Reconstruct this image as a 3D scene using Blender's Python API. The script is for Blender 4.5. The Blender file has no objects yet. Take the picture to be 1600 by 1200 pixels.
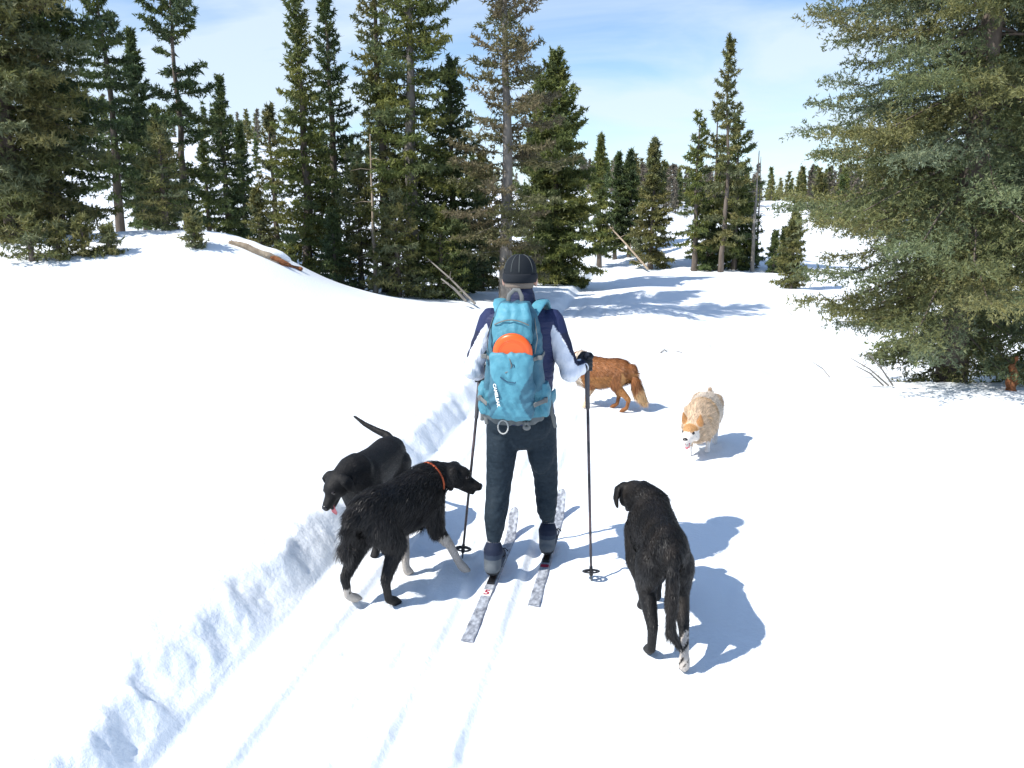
import bpy, math, random
import numpy as np
from mathutils import Vector, Matrix

# ------------------------------------------------------------------ camera, sky, sun, exposure
SC = bpy.context.scene
COL = SC.collection
F_PX, CAM_H, PITCH = 1294.0, 1.95, math.radians(11.36)
cam_d = bpy.data.cameras.new('camera')
cam = bpy.data.objects.new('camera', cam_d); COL.objects.link(cam)
cam.location = (0, 0, CAM_H); cam.rotation_euler = (math.pi/2 - PITCH, 0, 0)
cam_d.sensor_width = 36; cam_d.lens = F_PX/1600*36; cam_d.clip_start = .05; cam_d.clip_end = 3000
SC.camera = cam

SUN_DIR = Vector((-.89, -.45, 1.09)).normalized()          # towards the sun
W = bpy.data.worlds.new('World'); SC.world = W; W.use_nodes = True
nt = W.node_tree; nt.nodes.clear()
def wn(t, **k):
    n = nt.nodes.new(t)
    for a, b in k.items(): setattr(n, a, b)
    return n
sky = wn('ShaderNodeTexSky', sky_type='NISHITA', sun_disc=False)
sky.sun_elevation = math.asin(SUN_DIR.z); sky.sun_rotation = math.atan2(SUN_DIR.x, SUN_DIR.y)
sky.altitude = 2500; sky.air_density = 1.25; sky.dust_density = .15; sky.ozone_density = 3.0
tc = wn('ShaderNodeTexCoord'); sep = wn('ShaderNodeSeparateXYZ')
nt.links.new(tc.outputs['Generated'], sep.inputs[0])
zz = wn('ShaderNodeMath', operation='MAXIMUM'); nt.links.new(sep.outputs[2], zz.inputs[0]); zz.inputs[1].default_value = 0
za = wn('ShaderNodeMath', operation='ADD'); nt.links.new(zz.outputs[0], za.inputs[0]); za.inputs[1].default_value = .16
dx = wn('ShaderNodeMath', operation='DIVIDE'); nt.links.new(sep.outputs[0], dx.inputs[0]); nt.links.new(za.outputs[0], dx.inputs[1])
dy = wn('ShaderNodeMath', operation='DIVIDE'); nt.links.new(sep.outputs[1], dy.inputs[0]); nt.links.new(za.outputs[0], dy.inputs[1])
cmb = wn('ShaderNodeCombineXYZ'); nt.links.new(dx.outputs[0], cmb.inputs[0]); nt.links.new(dy.outputs[0], cmb.inputs[1])
mp = wn('ShaderNodeMapping'); mp.inputs['Location'].default_value = (1.7, 3.1, .4); mp.inputs['Rotation'].default_value = (0, 0, .5); mp.inputs['Scale'].default_value = (.75, 1.15, 1)
nt.links.new(cmb.outputs[0], mp.inputs[0])
cn = wn('ShaderNodeTexNoise'); cn.inputs['Scale'].default_value = 1.15; cn.inputs['Detail'].default_value = 9; cn.inputs['Roughness'].default_value = .52; cn.inputs['Distortion'].default_value = .5
nt.links.new(mp.outputs[0], cn.inputs[0])
cr = wn('ShaderNodeValToRGB'); cr.color_ramp.elements[0].position = .38; cr.color_ramp.elements[1].position = .60
zl = wn('ShaderNodeMath', operation='MINIMUM'); nt.links.new(zz.outputs[0], zl.inputs[0]); zl.inputs[1].default_value = .32   # cloud thickens towards the horizon
zb = wn('ShaderNodeMath', operation='MULTIPLY_ADD'); nt.links.new(zl.outputs[0], zb.inputs[0]); zb.inputs[1].default_value = -.75; zb.inputs[2].default_value = .13
zc = wn('ShaderNodeMath', operation='ADD'); nt.links.new(cn.outputs[0], zc.inputs[0]); nt.links.new(zb.outputs[0], zc.inputs[1])
nt.links.new(zc.outputs[0], cr.inputs[0])
cm = wn('ShaderNodeMath', operation='MULTIPLY'); nt.links.new(cr.outputs[0], cm.inputs[0]); cm.inputs[1].default_value = .76
mix = wn('ShaderNodeMix', data_type='RGBA'); nt.links.new(cm.outputs[0], mix.inputs[0])
nt.links.new(sky.outputs[0], mix.inputs[6]); mix.inputs[7].default_value = (4.5, 5.2, 6.0, 1)
bg = wn('ShaderNodeBackground'); nt.links.new(mix.outputs[2], bg.inputs[0]); bg.inputs[1].default_value = .122
wo = wn('ShaderNodeOutputWorld'); nt.links.new(bg.outputs[0], wo.inputs[0])

sun_d = bpy.data.lights.new('sun', 'SUN'); sun_d.energy = 4.1; sun_d.angle = math.radians(.53); sun_d.color = (1, .96, .9)
sun_o = bpy.data.objects.new('sun', sun_d); COL.objects.link(sun_o); sun_o.location = SUN_DIR*40
sun_o.rotation_euler = SUN_DIR.to_track_quat('Z', 'Y').to_euler()
VS = SC.view_settings
VS.view_transform = 'Standard'; VS.look = 'None'; VS.gamma = 1; VS.use_curve_mapping = False; VS.exposure = .62
SC.render.engine = 'CYCLES'; SC.cycles.use_denoising = True; SC.cycles.max_bounces = 6
SC.cycles.sample_clamp_indirect = 4

# ------------------------------------------------------------------ numbers
RNG = np.random.default_rng(7)
def sstep(a, b, x):
    t = np.clip((np.asarray(x, float)-a)/(b-a), 0, 1); return t*t*(3-2*t)
def hash2(ix, iy, seed):
    h = (ix.astype(np.int64)*374761393 + iy.astype(np.int64)*668265263 + seed*1442695041) & 0x7fffffff
    h = ((h ^ (h >> 13))*1274126177) & 0x7fffffff
    return ((h ^ (h >> 16)) & 0xffff)/65535.0
def vnoise(x, y, seed=0):
    x = np.asarray(x, float); y = np.asarray(y, float)
    ix, iy = np.floor(x), np.floor(y); fx, fy = x-ix, y-iy
    fx = fx*fx*fx*(fx*(fx*6-15)+10); fy = fy*fy*fy*(fy*(fy*6-15)+10)
    a, b = hash2(ix, iy, seed), hash2(ix+1, iy, seed)
    c, d = hash2(ix, iy+1, seed), hash2(ix+1, iy+1, seed)
    return (a*(1-fx)+b*fx)*(1-fy)+(c*(1-fx)+d*fx)*fy - .5
def fbm(x, y, seed=0, o=4):
    s = 0; a = 1
    for k in range(o):
        s = s + a*vnoise(x*2**k, y*2**k, seed+k*17); a *= .5
    return s

# pits, prints and scuffs pressed into the groomed snow: (x, y, depth, radius along trail, across)
_r = np.random.default_rng(31)
PITS = []
for v in np.arange(2.2, 8.0, .17):
    if _r.random() < .75: PITS.append((.16*v-1.12+_r.normal(0, .09), v+_r.normal(0, .05), _r.uniform(.004, .017), _r.uniform(.05, .13), _r.uniform(.02, .045)))
for v in np.arange(2.4, 14, .21):
    PITS.append((.16*v+_r.uniform(-.35, 2.2), v+_r.normal(0, .1), _r.uniform(.003, .013), _r.uniform(.03, .07), _r.uniform(.025, .05)))
for v in np.arange(7, 20, .33):
    PITS.append((.16*v+_r.uniform(-1.6, 1.2), v, _r.uniform(.01, .035), _r.uniform(.07, .2), _r.uniform(.05, .1)))

def paw_line(x0, y0, x1, y1, n, dep):
    for k in range(n):
        f = k/n; s = 1 if k % 2 else -1; ux, uy = x1-x0, y1-y0; q = math.hypot(ux, uy)
        PITS.append((x0+ux*f-uy/q*.055*s+_r.normal(0, .015), y0+uy*f+ux/q*.055*s+_r.normal(0, .03), dep*_r.uniform(.6, 1.1), .036, .030))
paw_line(.62, 1.2, .70, 3.3, 11, .018); paw_line(.72, 4.2, 1.0, 8.0, 15, .014); paw_line(2.4, 15, 1.65, 7.0, 26, .022); paw_line(1.0, 8.5, 1.9, 13, 16, .016)
paw_line(-.45, 1.6, -.75, 3.9, 11, .015); paw_line(-.5, 4.4, .3, 9, 17, .016); paw_line(1.55, 6.7, 1.1, 2.0, 18, .010); paw_line(-.3, 2.0, .25, 4.2, 9, .010)
def terrain(x, y, fine=True):
    x = np.asarray(x, float); y = np.asarray(y, float)
    u = x - .16*y
    r = np.hypot(x, y)
    ub = -1.765 - .03*vnoise(y*2.3, 0*y, 21)
    bankh = .165 + .06*vnoise(y*.8, 0*y, 5)
    wid = .22 + .17*fbm(y*3.1, 0*y, 8, 4)
    t = np.clip((ub - u)/wid, 0, 1)
    face = np.where(t < .86, t*.93/.86, .93+.07*sstep(.86, 1, t))
    z = bankh*face + (.030*fbm(x*6, y*6, 3, 4)+.02*np.abs(vnoise(x*13, y*13, 33)))*sstep(0, .3, t)*(1-sstep(.25, .6, ub-u))
    # field rising to the left behind the bank
    left = np.maximum(-u-2.0, 0)
    crest = 13.6 + .25*np.sin(x*.5) + .6*sstep(-6, -2, x)
    rise = .150*left + .03*fbm(x*.35, y*.35, 4, 3)*sstep(0, 2, left)
    rise = np.minimum(rise, 1.75+.02*left)
    over = np.maximum(y-crest, 0)
    rise = rise*(1-.45*sstep(0, 3.5, over)*sstep(.5, 2.5, left))
    z = z + rise*(1-.75*sstep(14.5, 23, y)*(1-sstep(5, 9, left)))
    # mound that carries the old log
    z = z + .80*np.exp(-((x+4.7)/np.where(x > -4.7, 1.6, 2.6))**2-((y-13.5)/1.9)**2) + .10*sstep(-5, -8, x)*np.exp(-((y-13.6)/3)**2)
    # left hill
    z = z + 3.5*sstep(5, 24, -x)*sstep(14.5, 34, y)
    # gentle undulation right of the trail, lip and hollow below the big spruce
    z = z + .05*fbm(x*.22, y*.22, 9, 3)*sstep(0, 2, u)*sstep(3, 8, r)
    lip = sstep(9.75+.12*vnoise(x*1.1, 0*x, 2), 11.2, y)*sstep(2.2, 5.0, x-.05*(y-10))*(1-sstep(14, 21, y))
    z = z - .62*lip + .05*fbm(x*1.1, y*1.1, 14, 3)*lip
    # far slopes
    z = z + 3.1*sstep(31, 82, r) + 1.1*sstep(29, 37, r)*np.exp(-((x-7.6)/3.4)**2) + .9*fbm(x*.05, y*.05, 6, 3)*sstep(32, 70, r)
    # drift steps where the trail turns under the spruces
    z = z + .16*sstep(-.2, .3, np.sin(y*1.5+x*.25))*sstep(17, 19, y)*(1-sstep(27, 31, y))*sstep(-1.6, .2, u)*(1-sstep(2.5, 7, u))
    if fine:
        for gc, dep in ((-.88, .027), (-.60, .027), (-1.41, .029), (-1.715, .029)):
            w = .040
            wob = .01*vnoise(y*1.7, 0*y, int(gc*100))
            z = z - dep*(1-sstep(w*.15, w*1.55, np.abs(u-gc-wob)))*(1-sstep(18, 24, y))*(.65+.7*(vnoise(y*2.1, 0*y, int(-gc*77))+.3))
            z = z + .005*np.exp(-((np.abs(u-gc)-.065)/.025)**2)*(1-sstep(10, 16, y))
        near = 1-sstep(9, 16, r)
        z = z + (.010*fbm(x*6, y*3, 15, 3) + .0035*fbm(x*24, y*20, 16, 2))*near*(sstep(-1.7, -1.0, u)*.8+.2)
        z = z + .016*np.sin(y*3.1+2*fbm(x*.6, y*.6, 19, 2)+x*.6)*sstep(2.4, 3.4, -u)*(.35+fbm(x*.5, y*.8, 23, 2))
        for (px, py, d, a, b) in PITS:
            m = (np.abs(x-px) < .5) & (np.abs(y-py) < .5)
            if m.any():
                q = ((x[m]-px-.16*(y[m]-py))/b)**2 + ((y[m]-py)/a)**2
                z[m] -= d*np.exp(-q*1.2) - .35*d*np.exp(-(np.sqrt(q)-1.7)**2*4)
    return z
def tz(x, y): return float(terrain(np.array([x]), np.array([y]), False)[0])
def ray(px, py):
    d = Vector(((px-800)/F_PX, -(py-600)/F_PX, -1))
    return (Matrix.Rotation(math.pi/2-PITCH, 3, 'X') @ d).normalized()
def hit(px, py, rmin=2.0):                       # where a line of sight meets the snow
    d = ray(px, py); t = rmin; o = Vector((0, 0, CAM_H))
    while t < 400:
        p = o + d*t
        if p.z <= tz(p.x, p.y): return p
        t += .02 + t*.002
    return o + d*60
def at(px, py, dist):                            # point on a line of sight at ground distance
    d = ray(px, py); t = dist/math.hypot(d.x, d.y); return Vector((0, 0, CAM_H)) + d*t

# ------------------------------------------------------------------ mesh tools
def mesh_np(name, V, F, mats=(), col=None, smooth=True, mi=None, normals=None):
    """V (n,3); F list of (m,k) int arrays"""
    me = bpy.data.meshes.new(name)
    V = np.asarray(V, np.float32)
    if not isinstance(F, list): F = [F]
    F = [np.asarray(f, np.int32) for f in F if len(f)]
    nl = sum(f.size for f in F); nf = sum(len(f) for f in F)
    me.vertices.add(len(V)); me.vertices.foreach_set('co', V.ravel())
    me.loops.add(nl); me.loops.foreach_set('vertex_index', np.concatenate([f.ravel() for f in F]))
    me.polygons.add(nf)
    tot = np.concatenate([np.full(len(f), f.shape[1], np.int32) for f in F])
    st = np.concatenate([[0], np.cumsum(tot)[:-1]]).astype(np.int32)
    me.polygons.foreach_set('loop_start', st)
    me.polygons.foreach_set('use_smooth', np.full(nf, smooth))
    if mi is not None: me.polygons.foreach_set('material_index', np.asarray(mi, np.int32))
    me.update(calc_edges=True)
    if col is not None:
        a = me.color_attributes.new('Col', 'FLOAT_COLOR', 'POINT')
        c = np.ones((len(V), 4), np.float32); c[:, :3] = col
        a.data.foreach_set('color', c.ravel())
    for m in mats: me.materials.append(m)
    if normals is not None: me.normals_split_custom_set_from_vertices(np.asarray(normals, np.float32))
    return me
def link(name, me, parent=None):
    o = bpy.data.objects.new(name, me); COL.objects.link(o)
    if parent: o.parent = parent
    return o
def tag(o, label, cat, group=None, kind=None):
    if label: o['label'] = label
    if cat: o['category'] = cat
    if group: o['group'] = group
    if kind: o['kind'] = kind
    return o
def empty(name, loc, rz=0):
    o = bpy.data.objects.new(name, None); COL.objects.link(o)
    o.location = loc; o.rotation_euler = (0, 0, rz); o.empty_display_size = .1
    return o
class Geo:
    def __init__(s): s.V = []; s.F3 = []; s.F4 = []; s.n = 0
    def add(s, V, F3=None, F4=None):
        V = np.asarray(V, float)
        if F3 is not None and len(F3): s.F3.append(np.asarray(F3)+s.n)
        if F4 is not None and len(F4): s.F4.append(np.asarray(F4)+s.n)
        s.V.append(V); s.n += len(V); return s
    def arrays(s):
        return np.concatenate(s.V), [np.concatenate(f) for f in (s.F4, s.F3) if f]
    def tube(s, pts, rad, seg=10, flat=1.0, up=(0, 0, 1), cap=True):
        """swept tube with rounded ends; rad: radius or (w,h) for each point"""
        P = np.asarray(pts, float); n = len(P)
        Rd = np.array([(r, r*flat) if np.isscalar(r) else r for r in rad], float)
        T = np.gradient(P, axis=0); T /= np.linalg.norm(T, axis=1)[:, None]+1e-9
        if cap:
            P = np.concatenate([[P[0]-T[0]*Rd[0].min()*k for k in (.95, .7)], P, [P[-1]+T[-1]*Rd[-1].min()*k for k in (.7, .95)]])
            Rd = np.concatenate([[Rd[0]*.3, Rd[0]*.75], Rd, [Rd[-1]*.75, Rd[-1]*.3]])
            T = np.concatenate([[T[0]]*2, T, [T[-1]]*2]); n += 4
        upv = np.array(up, float); A = np.cross(T, upv)
        bad = np.linalg.norm(A, axis=1) < .15
        if bad.any(): A[bad] = np.cross(T[bad], np.array([0, 1, .01]) if abs(upv[2]) > .5 else np.array([0, 0, 1.]))
        A /= np.linalg.norm(A, axis=1)[:, None]; B = np.cross(A, T)
        th = np.linspace(0, 2*math.pi, seg, endpoint=False)
        ring = A[:, None]*np.cos(th)[None, :, None]*Rd[:, 0, None, None] + B[:, None]*np.sin(th)[None, :, None]*Rd[:, 1, None, None]
        V = (P[:, None]+ring).reshape(-1, 3)
        i = np.arange(n-1)[:, None]*seg; j = np.arange(seg)[None]; k = (j+1) % seg
        F = np.stack([i+j, i+k, i+seg+k, i+seg+j], -1).reshape(-1, 4)
        V = np.concatenate([V, [P[0]-T[0]*1e-4, P[-1]+T[-1]*1e-4]])
        c0, c1 = n*seg, n*seg+1; jj = np.arange(seg); kk = (jj+1) % seg
        F3 = np.concatenate([np.stack([kk, jj, np.full(seg, c0)], -1), np.stack([(n-1)*seg+jj, (n-1)*seg+kk, np.full(seg, c1)], -1)])
        return s.add(V, F3, F)
    def ball(s, c, r, seg=14, M=None):
        r = np.ones(3)*np.asarray(r, float); m = seg//2+1
        ph = np.linspace(0, math.pi, m+1)[1:-1]; th = np.linspace(0, 2*math.pi, seg, endpoint=False)
        V = np.array([[math.sin(p)*math.cos(t), math.sin(p)*math.sin(t), math.cos(p)] for p in ph for t in th]+[[0, 0, 1], [0, 0, -1]])*r
        if M is not None: V = V @ np.asarray(M, float)          # rows of M are the axes
        V = V + np.asarray(c, float); q = len(ph)
        F4 = [[i*seg+j, (i+1)*seg+j, (i+1)*seg+(j+1) % seg, i*seg+(j+1) % seg] for i in range(q-1) for j in range(seg)]
        F3 = [[j, (j+1) % seg, q*seg] for j in range(seg)]; F3 = [[a, b, c2] for a, b, c2 in F3]
        F3 += [[(q-1)*seg+(j+1) % seg, (q-1)*seg+j, q*seg+1] for j in range(seg)]
        return s.add(V, F3, F4)
    def box(s, c, h, M=None):
        V = np.array([[x, y, z] for x in (-1, 1) for y in (-1, 1) for z in (-1, 1)], float)*np.asarray(h, float)
        if M is not None: V = V @ np.asarray(M, float)
        return s.add(V+np.asarray(c, float), None, [[0, 1, 3, 2], [4, 6, 7, 5], [0, 4, 5, 1], [2, 3, 7, 6], [0, 2, 6, 4], [1, 5, 7, 3]])
    def build(s, name, mat, parent=None, smooth=True, bevel=0, col=None, mi=None):
        V, F = s.arrays()
        o = link(name, mesh_np(name, V, F, [mat], col, smooth, mi), parent)
        if bevel:
            b = o.modifiers.new('bevel', 'BEVEL'); b.width = bevel; b.segments = 2; b.limit_method = 'ANGLE'
        return o
def union(geo, voxel, smooth=4):
    """one continuous skin round all shapes in geo"""
    V, F = geo.arrays(); me = mesh_np('tmp', V, F); o = link('tmp', me)
    m = o.modifiers.new('r', 'REMESH'); m.mode = 'VOXEL'; m.voxel_size = voxel; m.adaptivity = 0
    if smooth:
        k = o.modifiers.new('s', 'SMOOTH'); k.iterations = smooth; k.factor = .5
    dg = bpy.context.evaluated_depsgraph_get(); ev = o.evaluated_get(dg); em = ev.to_mesh()
    n = len(em.vertices); V = np.empty(n*3, np.float32); em.vertices.foreach_get('co', V)
    N = np.empty(n*3, np.float32); em.vertices.foreach_get('normal', N)
    L = np.empty(len(em.loops), np.int32); em.loops.foreach_get('vertex_index', L)
    t = np.empty(len(em.polygons), np.int32); em.polygons.foreach_get('loop_total', t)
    ev.to_mesh_clear(); bpy.data.objects.remove(o); bpy.data.meshes.remove(me)
    F4 = L.reshape(-1, 4) if (t == 4).all() else None
    if F4 is None:
        st = np.concatenate([[0], np.cumsum(t)[:-1]]); F4 = np.array([L[a:a+4] for a, b in zip(st, t) if b == 4])
    return V.reshape(-1, 3).astype(float), F4, N.reshape(-1, 3).astype(float)

# ------------------------------------------------------------------ materials
def mat(name, base=(.5, .5, .5), rough=.6, spec=.3, attr=False, noise=None, bump=None, translucent=0, sheen=0, metal=0, sss=0):
    m = bpy.data.materials.new(name); m.use_nodes = True; t = m.node_tree; b = t.nodes['Principled BSDF']
    b.inputs['Base Color'].default_value = (*base, 1); b.inputs['Roughness'].default_value = rough
    b.inputs['Specular IOR Level'].default_value = spec; b.inputs['Metallic'].default_value = metal
    if sheen: b.inputs['Sheen Weight'].default_value = sheen
    src = None
    if attr:
        a = t.nodes.new('ShaderNodeAttribute'); a.attribute_name = 'Col'; src = a.outputs['Color']
    tex = t.nodes.new('ShaderNodeTexCoord')
    if noise:                                   # (scale, second colour or multiplier, contrast)
        n = t.nodes.new('ShaderNodeTexNoise'); n.inputs['Scale'].default_value = noise[0]; n.inputs['Detail'].default_value = 6
        t.links.new(tex.outputs['Object'], n.inputs['Vector'])
        if len(noise) > 3:
            mpn = t.nodes.new('ShaderNodeMapping'); mpn.inputs['Scale'].default_value = noise[3]
            t.links.new(tex.outputs['Object'], mpn.inputs[0]); t.links.new(mpn.outputs[0], n.inputs['Vector'])
        r = t.nodes.new('ShaderNodeValToRGB'); r.color_ramp.elements[0].position = .5-noise[2]; r.color_ramp.elements[1].position = .5+noise[2]
        t.links.new(n.outputs[0], r.inputs[0])
        x = t.nodes.new('ShaderNodeMix'); x.data_type = 'RGBA'; t.links.new(r.outputs[0], x.inputs[0])
        if src: 
            x.blend_type = 'MULTIPLY'; t.links.new(src, x.inputs[6])
        else: x.inputs[6].default_value = (*base, 1)
        x.inputs[7].default_value = (*noise[1], 1); src = x.outputs[2]
    if src: t.links.new(src, b.inputs['Base Color'])
    prev = None
    for bp in (bump or []):                     # (scale, strength, distance[, vector scale])
        n = t.nodes.new('ShaderNodeTexNoise'); n.inputs['Scale'].default_value = bp[0]; n.inputs['Detail'].default_value = 5
        v = t.nodes.new('ShaderNodeMapping'); v.inputs['Scale'].default_value = bp[3] if len(bp) > 3 else (1, 1, 1)
        t.links.new(tex.outputs['Object'], v.inputs[0]); t.links.new(v.outputs[0], n.inputs['Vector'])
        k = t.nodes.new('ShaderNodeBump'); k.inputs['Strength'].default_value = bp[1]; k.inputs['Distance'].default_value = bp[2]
        t.links.new(n.outputs[0], k.inputs['Height'])
        if prev: t.links.new(prev, k.inputs['Normal'])
        prev = k.outputs[0]
    if prev: t.links.new(prev, b.inputs['Normal'])
    if translucent:
        tr = t.nodes.new('ShaderNodeBsdfTranslucent'); mx = t.nodes.new('ShaderNodeMixShader'); mx.inputs[0].default_value = translucent
        if src: t.links.new(src, tr.inputs[0])
        else: tr.inputs[0].default_value = (*base, 1)
        t.links.new(b.outputs[0], mx.inputs[1]); t.links.new(tr.outputs[0], mx.inputs[2]); t.links.new(mx.outputs[0], t.nodes['Material Output'].inputs[0])
    return m
M_SNOW = mat('snow', (.88, .915, .945), .55, .25, noise=(1.3, (.85, .89, .925), .35), bump=[(35, .4, .014), (160, .35, .004)])
M_CRUST = mat('snow_cap', (.90, .915, .93), .55, .25, bump=[(30, .4, .01)])
M_NEEDLE = mat('needles', attr=True, rough=.55, spec=.3, translucent=.30)
M_BARK = mat('bark', (.085, .066, .052), .9, .1, noise=(9, (.19, .16, .135), .22, (1, 1, .25)), bump=[(22, .8, .02, (1, 1, .3))])
M_GREYBARK = mat('grey_bark', (.13, .115, .10), .9, .1, noise=(8, (.27, .25, .225), .2, (1, 1, .25)), bump=[(20, .8, .02, (1, 1, .3))])
M_DEAD = mat('dead_wood', (.22, .17, .12), .85, .15, noise=(14, (.38, .31, .23), .2, (1, 1, .2)), bump=[(30, .6, .008, (1, 1, .2))])
M_FUR = mat('fur', attr=True, rough=.46, spec=.32)
M_SKINFUR = mat('coat', attr=True, rough=.65, spec=.25, bump=[(90, .5, .006)])
M_NOSE = mat('wet_nose', (.012, .011, .012), .25, .5)
M_EYE = mat('eye', (.015, .009, .006), .08, .6)
M_TONGUE = mat('tongue', (.62, .17, .19), .35, .5)

# ------------------------------------------------------------------ the snow ground
def build_ground():
    a_in = np.radians(np.concatenate([np.arange(-41, 9, .15), np.arange(9, 41.01, .21)])); a_out = np.radians(np.concatenate([np.arange(43, 180, 2.2)]))
    ang = np.concatenate([-a_out[::-1], a_in, a_out]); ang = np.unique(np.round(ang, 7))
    rr = [.7]
    while rr[-1] < 11: rr.append(rr[-1]*1.0065)
    while rr[-1] < 34: rr.append(rr[-1]*1.012)
    while rr[-1] < 900: rr.append(rr[-1]*1.035)
    rr = np.array(rr); na, nr = len(ang), len(rr)
    X = rr[:, None]*np.sin(ang)[None]; Y = rr[:, None]*np.cos(ang)[None]
    Z = terrain(X.ravel(), Y.ravel())
    V = np.stack([X.ravel(), Y.ravel(), Z], -1)
    i = np.arange(nr-1)[:, None]*na; j = np.arange(na)[None]; k = (j+1) % na
    F = np.stack([i+j, i+k, i+na+k, i+na+j], -1).reshape(-1, 4)[:, ::-1]
    V = np.concatenate([V, [[0, 0, tz(0, 0)]]]); c = len(V)-1
    jj = np.arange(na); F3 = np.stack([(jj+1) % na, jj, np.full(na, c)], -1)[:, ::-1]
    o = link('ground', mesh_np('ground', V, [F, F3], [M_SNOW])); o['kind'] = 'structure'
    o['label'] = 'white groomed snow with ski grooves and a crusty bank'
    return o
build_ground()

# ------------------------------------------------------------------ conifers
PAL = {
 'dark':  [(0.063, 0.096, 0.037), (0.091, 0.124, 0.041), (0.119, 0.141, 0.039), (0.082, 0.112, 0.056)],
 'green': [(0.116, 0.147, 0.042), (0.157, 0.181, 0.050), (0.198, 0.199, 0.052), (0.123, 0.155, 0.068)],
 'olive': [(0.184, 0.179, 0.058), (0.147, 0.158, 0.055), (0.210, 0.189, 0.069), (0.142, 0.163, 0.089)],
 'blue':  [(.160, .175, .068), (.195, .188, .066), (.140, .175, .088), (.165, .205, .130), (.205, .190, .072), (.125, .150, .062)],
 'dying': [(.150, .140, .062), (.175, .145, .078), (.115, .128, .052), (.190, .155, .095)],
 'grey':  [(.19, .165, .125), (.14, .145, .098), (.21, .175, .14)],
}
def conifer(seed, H, R, clear=.06, nb=110, dens=70, tl=.085, tw=.026, pal='green', gap=.0, top=.85, r0=None, droop=22, lean=0, sub=2, bump=1.0, tight=False):
    g = np.random.default_rng(seed); pal = np.array(PAL[pal])
    if not tight: dens, tw, tl = dens*.52, tw*1.42, tl*1.14
    r0 = r0 or .013*H+.03
    # stem
    n = 12; t = np.linspace(0, 1, n)
    wob = np.cumsum(g.normal(0, .006*H, (n, 2)), axis=0)*.5; wob -= wob[0]
    ax = np.stack([wob[:, 0]+lean*H*t**1.5, wob[:, 1], t*H], -1); ax[0, 2] = -.35
    rad = r0*(1-t)**.85+.006; rad[0] *= 1.25
    stem = Geo().tube(ax, list(rad), 9, cap=False)
    def axis(h):
        return np.array([np.interp(h, t*H, ax[:, 0]), np.interp(h, t*H, ax[:, 1]), h])
    S, D, L, C = [], [], [], []
    limb = Geo()
    side_gap = g.uniform(0, 2*math.pi)
    for i in range(nb):
        tt = ((i+g.random())/nb)**.92
        h = H*(clear+(1-clear)*tt*.992); az = i*2.39996+g.normal(0, .35)
        if gap and g.random() < gap: continue
        prof = max(.05, (1-tt))**top*min(1, .55+tt*3.2)
        l = R*prof*g.uniform(.62, 1.12)*(1+.22*bump*math.sin(3*az+seed)*math.sin(h*2.1+seed))
        if tight: l = R*prof*g.uniform(.72, 1.06)*min(1, .50+3.2*tt)
        l = max(l, .07)
        e0 = math.radians(np.interp(tt, [0, .5, 1], [-4, 8, 48])+g.normal(0, 6)); e1 = e0-math.radians(droop*(1-tt)*g.uniform(.6, 1.4))
        m = 5; s = np.linspace(0, 1, m); el = e0+(e1-e0)*np.sin(s*math.pi*.75)*1.1
        el[-1] += .25
        st = l/(m-1); azs = az+np.cumsum(g.normal(0, .06, m))
        P = [axis(h)]
        for q in range(1, m):
            P.append(P[-1]+st*np.array([math.cos(azs[q])*math.cos(el[q]), math.sin(azs[q])*math.cos(el[q]), math.sin(el[q])]))
        P = np.array(P)
        limb.tube(P, list(np.linspace(.008+.006*l, .003, m)), 4, cap=False)
        ctint = pal[g.integers(len(pal))]*g.uniform(.8, 1.2)
        nt_ = max(3, int(l/.085))
        fr = np.linspace(.16 if l > .5 else .05, 1, nt_)
        for f in fr:
            p = np.array([np.interp(f, s, P[:, c]) for c in range(3)]); q = min(int(f*(m-1)), m-2)
            tan = P[q+1]-P[q]; tan /= np.linalg.norm(tan)+1e-9
            for sd in (-1, 1):
                a = sd*math.radians(g.uniform(38, 68)); ca, sa = math.cos(a), math.sin(a)
                d = np.array([tan[0]*ca-tan[1]*sa, tan[0]*sa+tan[1]*ca, tan[2]-g.uniform(.05, .40)+.12])
                d += g.normal(0, .12, 3); d /= np.linalg.norm(d)
                ln = (l*g.uniform(.22, .42)*(1.12-f*.75)+.05)*(.8 if tight else 1)
                S.append(p); D.append(d); L.append(ln); C.append(ctint)
        for q in range(1, m-1):
            d = P[q+1]-P[q]; ln = np.linalg.norm(d); S.append(P[q]); D.append(d/ln); L.append(ln); C.append(ctint)
        S.append(P[-1]); D.append((P[-1]-P[-2])/np.linalg.norm(P[-1]-P[-2])); L.append(.10); C.append(ctint)
    for k in range(3):
        S.append(axis(H*(.96+.013*k))); D.append(np.array([0, 0, 1.])); L.append(H*.015+.06); C.append(pal[0])
    S, D, L, C = map(np.array, (S, D, L, C))
    for k in range(sub):                                  # side shoots off each twig
        f = g.uniform(.2, .95, len(S)); a = g.normal(0, .75, (len(S), 3))
        d = D+a; d /= np.linalg.norm(d, axis=1)[:, None]
        S = np.concatenate([S, (S[:len(f)]+D[:len(f)]*(L[:len(f)]*f)[:, None])]); D = np.concatenate([D, d]); 
        L = np.concatenate([L, L[:len(f)]*g.uniform(.3, .55, len(f))]); C = np.concatenate([C, C[:len(f)]])
        if k == 0: base_n = len(f)
        S, D, L, C = S, D, L, C
        if k+1 < sub: pass
    n = np.maximum(2, (L*dens*g.uniform(.8, 1.2, len(L))).astype(int))
    idx = np.repeat(np.arange(len(S)), n); N = len(idx)
    f = g.random(N); p = S[idx]+D[idx]*(L[idx]*f)[:, None]
    rnd = g.normal(0, 1, (N, 3)); rnd /= np.linalg.norm(rnd, axis=1)[:, None]
    d = D[idx]*.6+rnd*.9; d /= np.linalg.norm(d, axis=1)[:, None]
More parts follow.
